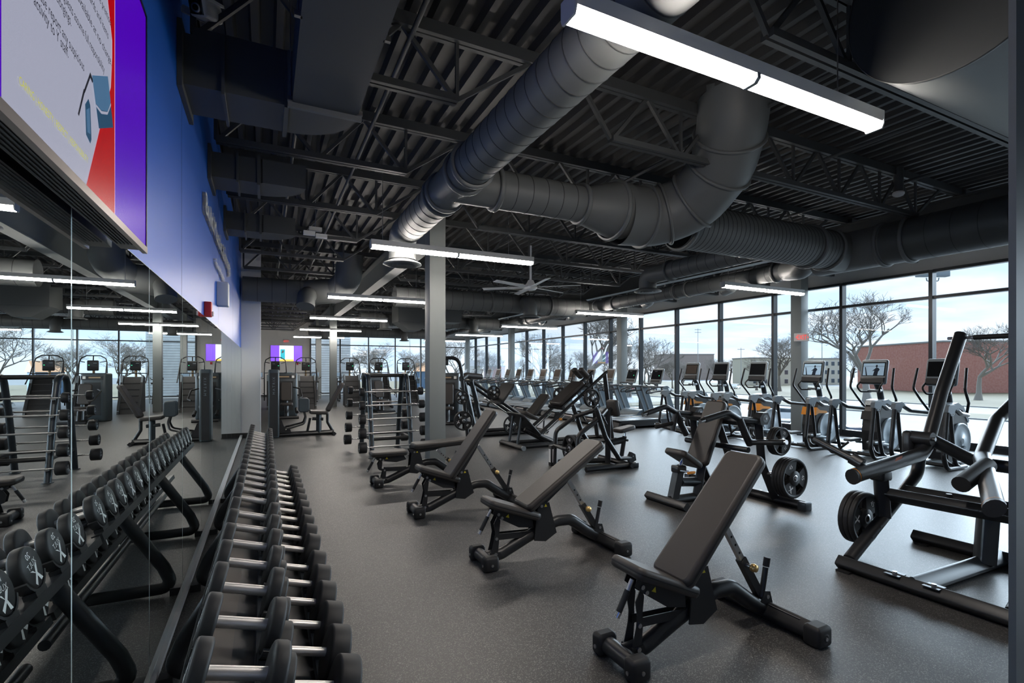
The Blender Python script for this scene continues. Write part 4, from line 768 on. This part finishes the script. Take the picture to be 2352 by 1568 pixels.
def press_machine():
    t=thing('press_machine','black seated press machine with a tall backrest behind the closest incline bench'.replace('closest','large'),'exercise machine',(4.25,4.5,0)); K='black_steel'
    c=B(); c.tube([(0,-.32,.045),(0,.33,.045)],.042,K,sq=.4); obj('front_bar',c,t)
    c=B(); c.tube([(.0,0,.045),(1.25,0,.045)],.045,K,sq=.4); obj('spine_bar',c,t)
    c=B(); c.tube([(1.25,-.86,.045),(1.25,.86,.045)],.045,K,sq=.4); 
    for y in (-.4,-.3,.3,.4): c.cyl((1.25,y,.09),(1.25,y,.105),.014,'steel',n=8)
    obj('rear_bar',c,t)
    for s in (-1,1): c=B(); c.rbox((1.25,s*.86,.045),(.12,.1,.1),'gunmetal',.012); obj('end_cap',c,t)
    c=B(); c.prism([(.04,.03),(.14,.03),(.24,.40),(.14,.40)],-.045,.045,K,'y'); c.rbox((.19,0,.41),(.14,.13,.09),'plastic',.02); c.cyl((.22,0,.44),(.26,0,.53),.024,'chrome'); c.cyl((.16,-.06,.40),(.2,-.15,.40),.012,'steel'); c.rbox((.24,-.15,.385),(.12,.02,.03),'orange',.006); obj('seat_post',c,t,label='seat post with an orange lever')
    c=B(); c.tube([(.22,0,.25),(.55,0,.22)],.045,'gunmetal',sq=.4); c.tube([(.48,0,.05),(.60,0,.55)],.05,K,sq=.4); obj('seat_brace',c,t)
    c=B(); c.pad(mxz(.28,.53,-R(30)),.40,.34,.075,'vinyl',.06,.022,.85); obj('seat_pad',c,t)
    c=B(); c.pad(mxz(.66,.82,R(64)),.84,.33,.08,'vinyl',.06,.022,.88); obj('back_pad',c,t)
    c=B(); c.tube([(.62,0,.5),(.86,0,.95)],.045,K,sq=.4); c.tube([(.86,0,.9),(1.25,0,.06)],.045,K,sq=.4); c.tube([(.85,-.5,.98),(.85,.5,.98)],.045,K,sq=.4); c.tube([(.80,-.48,.66),(.80,.48,.66)],.035,K); obj('back_frame',c,t)
    for s in (-1,1):
        y=-.55 if s<0 else .42; c=B(); c.tube([(.92,y,1.0),(.55,y,1.04),(.38,y,1.12),(.05,y*.96,1.05)],.034,K,.12,12); c.tube([(.05,y*.96,1.05),(-.02,y*.955,1.035)],.025,'chrome'); obj('press_arm',c,t)
        c=B(); c.prism([(.86,.96),(.84,1.04),(.9,1.1),(.98,1.1),(1.02,1.03),(.97,.96)],y-.05,y+.05,'plastic','y'); c.disc((.94,y-.051,1.03),(0,-1,0),.045,'grey_plastic'); c.cyl((.94,y-.05,1.03),(.94,y-.06,1.03),.014,'steel',n=8); obj('pivot_cover',c,t)
        c=B(); c.tube([(.56,y,1.04),(.66,y,.86),(.74,y,.74)],.042,K,.1,12); c.tube([(.74,y,.76),(.74,s*.98,.82)],.03,K); c.cyl((.74,s*.98,.82),(.74,s*1.0,.823),.026,'chrome'); obj('weight_horn',c,t)
        c=B(); c.tube([(1.24,s*.5,.06),(1.0,s*.5,.5),(.94,s*.5,1.0)],.045,K,.05,12,sq=.4); c.tube([(1.06,s*.5,.38),(1.06,s*.90,.38)],.022,'chrome'); c.tube([(.98,s*.5,.785),(.98,s*.82,.785)],.022,'chrome'); obj('rear_post',c,t)
        if s>0: c=B(); c.tube([(.55,.42,1.03),(.5,.42,.80)],.035,K); c.tube([(.5,.42,.9),(.25,.46,.86)],.026,'rubber'); obj('side_grip',c,t)
press_machine()
plates((5.31,3.62,.38),(0,1,0),4,.225,.034,'45','45 plate low on the press machine','plates on the press machine',spin=-.5)
plates((5.23,3.72,.785),(0,1,0),3,.16,.03,'25','25 plate on the press machine','plates on the press machine',spin=.4)
def lean_machine():
    """plate loaded pulldown cut by the edge of the picture"""
    t=thing('pulldown_machine','large black plate loaded machine with bent oval arms by the wall edge','exercise machine',(4.1,1.94,0)); K='black_steel'
    c=B(); c.tube([(.05,-1.0,.05),(.05,.52,.05)],.045,K,sq=.35); c.box(-.03,.13,.40,.50,0,.012,'rubber'); obj('front_bar',c,t)
    c=B(); c.tube([(1.33,-.62,.05),(1.33,.60,.05)],.045,K,sq=.35); c.box(1.25,1.41,.46,.56,0,.012,'rubber'); obj('rear_bar',c,t)
    c=B(); c.tube([(.05,0,.05),(1.33,-.02,.05)],.06,'gunmetal',r2=.045,sq=.35); 
    for y in (-.12,.12): c.box(.0,.10,y-.05,y+.05,.095,.101,'gunmetal'); c.cyl((.05,y,.10),(.05,y,.116),.016,'steel',n=8)
    c.cyl((1.28,.06,.10),(1.28,.06,.115),.015,'steel',n=8); c.cyl((1.28,-.1,.10),(1.28,-.1,.115),.015,'steel',n=8); obj('spine_bar',c,t)
    for s in (1,-1):
        y=.0+s*.5 if s>0 else -.50
        c=B(); c.tube([(.16,y,.06),(.95,y,.52),(1.18,y,.66),(1.27,y,1.02)],.05,K,.16,14,.04,seg=7,up=(0,1,0)); 
        for q in (.3,.45,.6): c.bolt((.16+.79*q,y+.0-.045*1,.06+.46*q+.02),(0,-1,0),'plastic',.012)
        obj('side_frame',c,t)
        c=B(); c.tube([(.64,y,.34),(.60,y,.70)],.048,K,sq=.35); c.rbox((.60,y,.70),(.14,.12,.09),'plastic',.02); obj('arm_stop',c,t)
        c=B(); c.cyl((1.22,y-.10,.98),(1.22,y+.10,.98),.06,'plastic'); c.cyl((1.22,y-.12,.98),(1.22,y+.12,.98),.018,'steel',n=8); c.rbox((1.20,y+.08,.92),(.1,.08,.24),'plastic',.03); obj('pivot_hub',c,t)
    c=B(); c.tube([(.64,.48,.54),(.64,-.50,.56)],.04,K,r2=.05,sq=.35); c.tube([(.95,.48,.52),(.95,-.50,.54)],.05,K,r2=.05,sq=.35); 
    for y in (.15,-.1): c.cyl((.9,y,.575),(.9,y,.585),.02,'plastic')
    obj('cross_rail',c,t)
    c=B(); c.tube([(1.02,-.03,.06),(1.10,-.03,.54)],.06,'gunmetal',sq=.35); obj('seat_post',c,t)
    c=B(); c.tube([(.40,-.13,.77),(.85,-.11,.87)],.058,'rubber',n=18); obj('roller_pad',c,t)
    c=B(); c.tube([(1.27,.5,1.0),(1.5,.2,.78),(1.62,-.2,.76),(1.5,-.9,.95)],.055,K,.25,14); obj('rear_yoke',c,t)
    # arm that stands up
    c=B(); P=[(.16,.46,.745),(1.22,.46,.85),(1.50,.46,1.38),(1.86,.46,1.93)]; c.tube(P,.05,K,.18,16,.06,up=(0,1,0),seg=8); c.lathe([(.05,-.002),(.058,0),(.05,.004),(0,.004)],P[0],(-1,0,-.15),'plastic',16); 
    for q,dz in ((1.30,1.12),(1.22,1.0)): pass
    c.add([(.62,.40,.83),(.72,.40,.845),(.72,.395,.875),(.62,.395,.86)],[(0,1,2,3)],'safety_orange'); obj('lever_arm',c,t,label='upright bent arm with an orange sticker')
    c=B(); c.tube([(.150,.46,.7415),(.156,.46,.7425)],.0535,'orange',r2=.0635,up=(0,1,0),n=16); c.tube([(.12,.46,.737),(.152,.46,.742)],.053,'plastic',r2=.063,up=(0,1,0),n=16); obj('arm_cap',c,t)
    c=B(); c.tube([(.30,.48,.82),(.26,.86,.98)],.03,K); c.tube([(.30,.48,.82),(.29,.56,.86)],.05,'plastic'); obj('weight_horn',c,t)
    c=B(); c.cyl((1.86,.56,1.90),(1.86,-.55,1.90),.014,'steel'); c.cyl((1.86,.36,1.90),(1.86,.06,1.90),.023,'rubber'); c.cyl((1.86,.06,1.90),(1.86,.03,1.90),.026,'tan'); c.cyl((1.86,-.07,1.90),(1.86,-.37,1.90),.023,'rubber'); obj('pull_bar',c,t,label='cross bar with black grips')
    # lower arm on the other side
    c=B(); P=[(.10,-.42,.72),(1.16,.04,.88),(1.75,.16,1.15),(2.2,.10,1.42)]; c.tube(P,.05,K,.16,16,.064,seg=8); c.add([(.62,-.255,.80),(.70,-.22,.812),(.70,-.215,.84),(.62,-.25,.828)],[(0,1,2,3)],'safety_orange'); obj('lever_arm',c,t,label='lowered bent arm with an orange sticker')
    c=B(); c.tube([(.062,-.436,.714),(.105,-.418,.7205)],.053,'plastic',r2=.067,n=16); c.tube([(.104,-.4185,.7203),(.108,-.4168,.7208)],.0535,'orange',r2=.0675,n=16); obj('arm_cap',c,t)
    c=B(); c.box(1.0,1.3,-.62,-.6,.45,.80,'gunmetal'); 
    for k in range(3): c.add([(1.02,-.5985,.52+.1*k),(1.07,-.5985,.52+.1*k),(1.045,-.5985,.56+.1*k)],[(2,1,0)],'yellow')
    c.add([(1.1,-.598,.5),(1.28,-.598,.5),(1.28,-.598,.76),(1.1,-.598,.76)],[(3,2,1,0)],'white_paint'); obj('placard',c,t)
lean_machine()
plates((4.66,2.52,.31),(0,1,0),3,.225,.04,'45','45 plate on the large arm machine','plates on the arm machine',spin=.6)
def hip_machine():
    t=thing('hip_machine','seat machine with knee pads joined to a tall dark tower with white name','exercise machine',(.17,13.0,0)); K='black_steel'
    c=B(); c.pad(MX.Translation((0,.1,.80)),.23,.44,1.6,'slate_panel',.05,.03); c.box(-.085,.085,-.1255,-.121,.04,1.52,'plastic'); f=MX.Translation((.0,-.127,1.22))@frame((0,0,1),(-1,0,0)); c.text('M A T R I X',f,.075,'silver_plastic',.40); c.box(.1155,.118,-.05,.02,.1,.34,'silver_plastic'); obj('tower',c,t)
    c=B(); c.tube([(.1,.1,.045),(1.35,.1,.045)],.05,K,sq=.3); c.prism([(.12,.09),(.12,.42),(.17,.4),(.22,.25),(.36,.16),(.38,.09)],.05,.07,K,'y'); c.tube([(1.33,-.2,.04),(1.33,.42,.04)],.035,K,sq=.3); obj('base_rail',c,t)
    c=B(); c.pad(mxz(1.0,.55,-R(4)),.42,.40,.08,'vinyl',.05,.02); c.v=[v+V((0,.12,0)) for v in c.v]; obj('seat_pad',c,t)
    c=B(); c.pad(mxz(1.38,.92,R(62)),.78,.40,.08,'vinyl',.06,.02,.85); c.v=[v+V((0,.12,0)) for v in c.v]; obj('back_pad',c,t)
    c=B(); c.tube([(1.0,.1,.05),(1.0,.1,.5)],.05,'gunmetal',sq=.3); c.tube([(1.2,.12,.5),(1.2,.12,.3),(1.33,.12,.06)],.035,K,.08,10); c.tube([(.85,.1,.4),(1.1,.1,.38)],.04,'gunmetal'); c.tube([(.74,.1,.1),(.8,.1,.42)],.03,K); obj('seat_frame',c,t)
    for s in (-1,1):
        c=B(); c.pad(MX.Translation((.66,.12+s*.09,.74))@MX.Rotation(pi/2,4,'X'),.24,.34,.09,'slate_panel',.06,.02); obj('knee_pad',c,t)
        c=B(); c.tube([(.66,.12+s*.1,.6),(.7,.12+s*.12,.45),(.66,.12+s*.2,.3),(.35,.12+s*.26,.22)],.022,K,.1,8); c.cyl((.35,.12+s*.26,.22),(.26,.12+s*.28,.2),.024,'rubber'); c.cyl((.26,.12+s*.28,.2),(.24,.12+s*.284,.196),.022,'chrome'); obj('foot_peg',c,t)
hip_machine()
def stack_machine(loc,rz,label):
    t=thing('stack_machine',label,'exercise machine',loc,rz,'weight stack machines'); c=B(); c.pad(MX.Translation((0,.25,.74)),.72,.42,1.48,'slate_panel',.10,.04); c.box(-.30,.30,.035,.04,1.28,1.40,'plastic'); c.box(-.22,.1,.0335,.035,1.33,1.37,'tan'); c.box(.18,.26,.0335,.035,1.31,1.39,'mark'); c.box(-.22,.22,.036,.04,.2,1.2,'plastic'); obj('weight_tower',c,t)
    c=B(); c.tube([(-.35,-.9,.04),(.35,-.9,.04)],.04,'black_steel',sq=.3); c.tube([(0,.1,.04),(0,-.9,.04)],.045,'black_steel',sq=.3); obj('base',c,t)
    c=B(); c.pad(MX.Translation((0,-.62,.46)),.36,.40,.08,'vinyl',.06,.02); obj('seat_pad',c,t); c=B(); c.pad(MX.Translation((0,-.32,.86))@MX.Rotation(R(80),4,'X'),.34,.62,.08,'vinyl',.06,.02); obj('back_pad',c,t)
    c=B(); c.tube([(0,-.6,.05),(0,-.55,.42)],.05,'black_steel',sq=.3); c.tube([(0,-.3,.1),(0,-.25,1.0)],.045,'black_steel',sq=.3); obj('seat_post',c,t)
    for s in (-1,1): c=B(); c.tube([(s*.22,-.1,1.0),(s*.42,-.3,.95),(s*.46,-.75,.7),(s*.36,-.85,.66)],.024,'black_steel',.08,8); c.tube([(s*.3,-.5,.3),(s*.3,-.8,.2)],.05,'rubber'); obj('movement_arm',c,t)
    return t
m=stack_machine((.62,18.6,0),0,'dark weight stack machine behind the tall name tower')
for p,r,l in (((3.72,19.3,0),R(15),'dark weight stack machine with a round top behind the barbell rack'),((5.0,14.6,0),-R(20),'dark weight stack machine just past the tall grey column'),((6.0,16.3,0),R(40),'dark weight stack machine between the plate arch and the treadmills')): dup(m,p,r,l)
def leg_press():
    t=thing('leg_press_machine','black leg press with a tall arch post and plates past the column','exercise machine',(4.2,11.0,0)); K='black_steel'
    c=B(); c.tube([(-.55,0,1.86),(-.18,0,1.87),(-.1,0,1.55),(-.02,0,.75),(.05,0,.02)],.042,K,.22,12); c.rbox((-.5,0,1.76),(.14,.1,.14),'plastic',.02); obj('arch_post',c,t)
    for y in (.12,.62): c=B(); c.tube([(.15,y,1.36),(1.75,y,.30)],.04,K); c.tube([(.75,y,.88),(1.5,y,.4)],.022,'chrome'); obj('guide_rail',c,t)
    c=B(); c.tube([(.15,.0,1.34),(.15,.74,1.34)],.04,K); c.tube([(.2,.12,1.33),(.5,.12,.06)],.045,'gunmetal',sq=.3); c.tube([(.2,.62,1.33),(.5,.62,.06)],.045,'gunmetal',sq=.3); obj('rear_frame',c,t)
    c=B(); c.tube([(.3,.0,.045),(2.2,.0,.045)],.038,K,sq=.3); c.tube([(.3,.74,.045),(2.2,.74,.045)],.038,K,sq=.3); c.tube([(2.15,-.1,.04),(2.15,.84,.04)],.04,K,sq=.3); obj('base',c,t)
    c=B(); M=mxz(.95,1.02,R(52)); c.pad(M,.6,.72,.05,K,.08,.015); obj('foot_plate',c,t)
    c=B(); c.pad(mxz(1.86,.42,-R(25)),.45,.44,.09,'vinyl',.06,.02); c.v=[v+V((0,.37,0)) for v in c.v]; obj('seat_pad',c,t); c=B(); c.pad(mxz(2.15,.68,R(48)),.7,.44,.09,'vinyl',.06,.02); c.v=[v+V((0,.37,0)) for v in c.v]; obj('back_pad',c,t)
    c=B(); c.tube([(.62,.12,1.06),(.62,-.28,1.06)],.024,'chrome'); c.tube([(-.12,0,.42),(-.12,-.24,.42)],.024,'chrome'); c.tube([(-.14,0,.95),(-.14,-.22,.95)],.024,'chrome'); c.tube([(-.12,0,.42),(0,0,.42)],.03,K); c.tube([(-.14,0,.95),(-.03,0,.95)],.03,K); obj('weight_peg',c,t)
    c=B(); c.tube([(-.1,0,1.38),(.05,.1,1.46),(.5,.25,1.42)],.07,'vinyl',.1,12); obj('curved_guard',c,t)
leg_press()
plates((4.08,10.80,.42),(0,1,0),2,.225,.034,'45','45 plate low on the leg press arch','plates on the leg press',spin=.3)
plates((4.06,10.82,.95),(0,1,0),2,.16,.03,'25','25 plate halfway up the leg press arch','plates on the leg press',spin=.5)
plates((4.82,10.74,1.06),(0,1,0),2,.16,.03,'25','25 plate on the leg press sled','plates on the leg press',spin=1.0)
plates((5.35,10.86,.26),(0,1,0),1,.225,.034,'45','single 45 plate leaning at the foot of the leg press','plates on the leg press')
# ------------------------------------------------------------------ outside the windows (the hall is one storey up)
GZ=-4.2
mat('asphalt',(.115,.12,.125),.7,vary=(.12,(.095,.10,.105))); mat('dry_grass',(.135,.11,.065),.9,vary=(.3,(.11,.095,.05))); mat('concrete',(.24,.24,.235),.85)
mat('bark',(.17,.15,.13),.9); mat('bark_pale',(.27,.255,.235),.9); mat('twig',(.20,.18,.16),.9)
mat('brick_red',(.36,.15,.12),.85,vary=(2,(.42,.21,.17))); mat('siding',(.50,.48,.40),.7); mat('siding_white',(.58,.58,.57),.7); mat('stone_white',(.80,.82,.84),.7,vary=(2.5,(.92,.93,.94))); mat('house_blue',(.12,.2,.32),.7); mat('roof_tan',(.55,.30,.16),.8); mat('roof_grey',(.2,.2,.21),.8); mat('window_dark',(.05,.07,.09),.2); mat('brown_block',(.33,.27,.24),.8)
mat('car_white',(.8,.82,.83),.25,coat=.6); mat('car_dark',(.04,.06,.11),.25,coat=.6); mat('car_red',(.35,.04,.04),.25,coat=.6); mat('car_glass',(.04,.06,.08),.1); mat('tyre',(.02,.02,.02),.8); mat('pole_metal',(.3,.31,.32),.5,.5)
def G(x,y):
    d=1150*(H-GZ)/(y-848); s=(x-1176)/1150*d; return V((d*math.sin(YAW)+s*math.cos(YAW),d*math.cos(YAW)-s*math.sin(YAW),GZ))
b=B(); b.box(-120,420,-260,420,GZ-.3,GZ,'asphalt'); o=obj('parking_ground',b); o['kind']='structure'
for i,(x0,x1,y0,y1) in enumerate(((30,36,-120,60),(74,82,-120,130),(98,170,-140,240),(-60,96,62,68),(-60,96,90,240))):
    b=B(); b.box(x0,x1,y0,y1,GZ,GZ+.12,'dry_grass'); b.box(x0-.3,x0,y0,y1,GZ,GZ+.14,'concrete'); o=obj('lawn_strip',b); o['kind']='structure'
def tree_mesh(seed,h,depth,spread,m):
    rnd=random.Random(seed); tr,br=B(),B()
    def grow(p,d,L,r,k):
        if k<0: return
        q=[p]; n=3 if k>1 else 2; dd=d.copy()
        for i in range(n):
            dd=(dd+V((rnd.uniform(-1,1),rnd.uniform(-1,1),rnd.uniform(-.3,.5)))*(.16 if k==depth else .24)).normalized(); q.append(q[-1]+dd*L/n)
        ns=7 if k>=depth-1 else (5 if k>=depth-3 else 3); bb=tr if k>=depth else br
        vs=[]; u=d.orthogonal().normalized()
        for i,c in enumerate(q):
            t=(q[min(i+1,n)]-q[max(i-1,0)]).normalized(); u=(u-t*u.dot(t)).normalized(); w=t.cross(u); rr_=r*(1-.38*i/n)*(1.5 if k==depth and i==0 else 1)
            vs+=[c+(u*math.cos(2*pi*j/ns)+w*math.sin(2*pi*j/ns))*rr_ for j in range(ns)]
        bb.add(vs,[(i*ns+j,i*ns+(j+1)%ns,(i+1)*ns+(j+1)%ns,(i+1)*ns+j) for i in range(n) for j in range(ns)],m if k>=depth-2 else 'twig',True)
        for _ in range(rnd.choice((3,4)) if k==depth else (3 if k>1 else 3)):
            ax=V((rnd.uniform(-1,1),rnd.uniform(-1,1),rnd.uniform(-.2,.4))).normalized(); nd=(dd+ax*spread*rnd.uniform(.6,1.2)).normalized(); st=rnd.choice((n,n,n-1)) if k<depth else n
            grow(q[st],nd,L*rnd.uniform(.60,.88),max(.022,r*.6*rnd.uniform(.8,1.1)),k-1)
    grow(V((0,0,0)),V((0,0,1)),h*.25,h*.027,depth); return tr.mesh('trunk'),br.mesh('branches')
TM=[tree_mesh(s,1.0*20,7,sp,m) for s,sp,m in ((3,.95,'bark_pale'),(11,.8,'bark'),(19,1.05,'bark'))]
def tree(x,y,h,k,label,rz=0):
    p=G(x,y); t=thing('bare_tree',label,'tree',p,rz,'bare trees outside'); t.scale=(h/20,)*3
    for me,n in zip(TM[k],('trunk','branches')): o=bpy.data.objects.new(n,me); COL.objects.link(o); o.parent=t
for i,a in enumerate(((1992,930,23,0,'huge pale bare tree standing behind the silver disc ellipticals'),(2247,920,18,0,'thick pale tree in front of the red brick building'),(1345,925,22,0,'large spreading bare tree behind the middle treadmill consoles'),(1445,912,15,1,'second spreading bare tree close to the window column'),
    (1568,899,9,2,'small bare tree behind the first orange elliptical'),(1652,900,10,2,'bare tree beside the tall utility pole'),(1738,897,11,1,'bare tree before the cream apartment block'),(1790,899,17,2,'bare tree showing under the EXIT sign'),(1490,902,16,1,'bare tree between two window mullions past the column'),(1245,905,17,1,'bare tree behind the far treadmill consoles'),(1130,903,12,2,'low bare tree at the far corner window'),
    (1040,915,15,1,'tangled bare tree just past the tall interior column'),(868,910,13,2,'bushy bare tree in the back windows over the barbell rack'),(820,905,12,1,'bare tree beside the white stone wall outside'),(935,903,12,2,'bare tree beside the orange roofed house'),(2008,887,11,1,'distant bare tree beside the white house'),(1545,893,10,2,'distant bare tree before the brown block'),(1848,889,10,2,'distant bare tree by the twin lamp pole'))): tree(*a,rz=i*1.3)
rt=random.Random(4)
for i,x in enumerate((1200,1262,1290,1322,1402,1480,1690,1955,1995)):
    tree(x,rt.uniform(877,882),rt.uniform(13,18),i%3,f'{ORD[i]} distant bare tree along the horizon, counted from the far corner windows',rz=i)
# the woods along the horizon: far too many thin trunks to count
def woods():
    b=B(); r=random.Random(9)
    for i in range(74):
        p=G(1060+i*18+r.uniform(-6,6),r.uniform(864.5,867.5)); h=r.uniform(9,17); w=h*.28
        b.add([p+V((-.55,0,0)),p+V((.55,0,0)),p+V((0,.55,0)),p+V((0,0,h))],[(0,1,3),(1,2,3),(2,0,3)],'twig')
        for k in range(46):
            z=h*r.uniform(.2,.85); a=r.uniform(0,6.28); L=w*r.uniform(.5,1.3); q=p+V((0,0,z)); e=q+V((math.cos(a)*L,math.sin(a)*L,L*r.uniform(.3,1.3)*(1-z/h*.4))); t=.24
            b.add([q+V((-t,0,0)),q+V((t,0,0)),q+V((0,t,t)),e],[(0,1,3),(1,2,3),(2,0,3)],'twig')
    o=obj('outside_woods',b); o['kind']='stuff'; tag(o,'hazy line of bare woods along the horizon outside','woods')
woods()
def block(name,x0,x1,y,h,depth,m,label,rows=0,cols=0,roof=None):
    """a building whose front base runs between two picture columns at the ground line y"""
    a,c=G(x0,y),G(x1,y); u=c-a; L=u.length; f=MX.Translation(a)@MX.Rotation(math.atan2(u.y,u.x),4,'Z'); t=thing(name,label,'building'); t.matrix_world=f
    b=B(); b.box(0,L,0,depth,0,h,m); obj('walls',b,t)
    b=B()
    if roof: b.prism([(-.4,h),(depth/2,h+depth*.28),(depth+.4,h)],-.4,L+.4,roof,'x')
    else: b.box(-.2,L+.2,-.2,depth+.2,h,h+.4,'concrete')
    obj('roof',b,t)
    for r in range(rows):
        for k in range(cols):
            b=B(); x=L*(k+.5)/cols; z=h*(r+.45)/rows; b.box(x-.6,x+.6,-.04,.02,z-.7,z+.8,'window_dark'); b.box(x-.75,x+.75,-.06,-.03,z+.8,z+.95,'siding_white'); obj('window',b,t)
block('brick_building',2166,2420,903,12.4,30,'brick_red','red brick building behind the thick pale tree')
block('apartment_block',1722,1818,885,9.7,14,'siding','cream apartment block behind the EXIT sign column',3,4)
block('apartment_block',1862,1935,883,9.7,14,'siding','cream apartment block with many windows by the twin lamp pole',3,5)
block('white_house',2028,2072,880,8,10,'siding_white','white house beyond the road with a grey roof',2,3,'roof_grey')
block('office_block',1526,1640,872,14,20,'brown_block','brown flat roofed block far behind the bare trees')
block('red_store',1112,1160,878,7,14,'brick_red','low red brick store behind the far treadmills')
block('gabled_house',1078,1108,882,7,9,'siding_white','pale gabled house at the far corner windows',1,2,'roof_grey')
block('blue_house',952,990,893,5.2,9,'house_blue','blue house with an orange roof behind the step machines',1,2,'roof_tan')
t=thing('stone_wing','white stone wing of the building outside the back windows','building'); b=B(); b.box(1.5,5.0,34.2,44,GZ,7,'stone_white'); obj('walls',b,t)
b=B()
for k in range(60): b.box(1.6,4.95,34.192,34.2,-2+.15*k,-1.985+.15*k,'concrete')
obj('joint',b,t)
def car(x,y,m,rz,label):
    t=thing('parked_car',label,'car',G(x,y),rz,'cars outside'); b=B(); pr=[(-2.2,.35),(-2.25,.8),(-2.0,.98),(-1.5,1.02),(.9,1.0),(2.0,.85),(2.25,.6),(2.2,.35)]; b.prism(pr,-.88,.88,m,'y'); obj('body',b,t); b=B(); b.prism([(-1.7,1.0),(-1.35,1.5),(.1,1.55),(.95,1.0)],-.8,.8,m,'y'); b.prism([(-1.5,1.04),(-1.25,1.42),(.05,1.46),(.75,1.04)],-.81,.81,'car_glass','y'); obj('cabin',b,t)
    for xx in (-1.35,1.4):
        for s in (-1,1): b=B(); b.cyl((xx,s*.7,.33),(xx,s*.92,.33),.33,'tyre',n=18); b.cyl((xx,s*.921,.33),(xx,s*.93,.33),.2,'steel',n=12); obj('wheel',b,t)
for a in ((1792,966,'car_white',2.2,'white SUV parked outside between the ellipticals'),(1842,1010,'car_white',.6,'white car parked just under the window by the column'),(1955,1022,'car_dark',1.0,'blue car roof under the window behind the silver disc elliptical'),(2118,894,'car_dark',.5,'dark blue car on the road beyond the lawn'),(1458,896,'car_red',.2,'red car in the far lot behind the treadmills'),(1478,899,'car_white',.3,'white car beside the red car in the far lot'),(1505,897,'car_dark',.2,'dark car in the far lot near the brown block'),(1528,900,'car_white',.2,'second white car in the far lot'),(1440,893,'car_dark',.3,'dark car farthest along the far lot'),(1690,893,'car_white',.4,'white car on the road before the cream block')): car(*a)
def pole(x,y,h,label,twin=False,arms=0):
    p=G(x,y); t=thing('street_light_pole' if twin else 'street_utility_pole',label,'pole',p,-YAW); b=B(); b.cyl((0,0,0),(0,0,h),.13 if twin else .12,'pole_metal',r2=.08); obj('shaft',b,t)
    if twin:
        for s in (-1,1): b=B(); b.tube([(0,0,h-.35),(s*.45,0,h-.35),(s*.5,0,h-.1)],.05,'pole_metal',.1,8); b.rbox((s*.75,0,h+.25),(.95,.5,.55),'silver_plastic',.05); obj('lamp_head',b,t)
    for k in range(arms): b=B(); b.box(-1.2,1.2,-.08,.08,h-.6-1.0*k,h-.45-1.0*k,'pole_metal'); obj('cross_arm',b,t)
pole(2142,1015,13.2,'tall twin floodlight pole outside the tall window',True); pole(1888,893,16,'slim twin lamp pole beside the cream apartments',True)
pole(1603,884,21,'tall utility pole with two arms over the brown block',arms=2); pole(1702,888,13,'short utility pole beside the cream block',arms=1); pole(1199,886,22,'utility pole behind the far treadmills',arms=3); pole(1228,884,19,'second utility pole behind the far treadmills',arms=3); pole(942,890,21,'slender pole outside the back windows',arms=0)
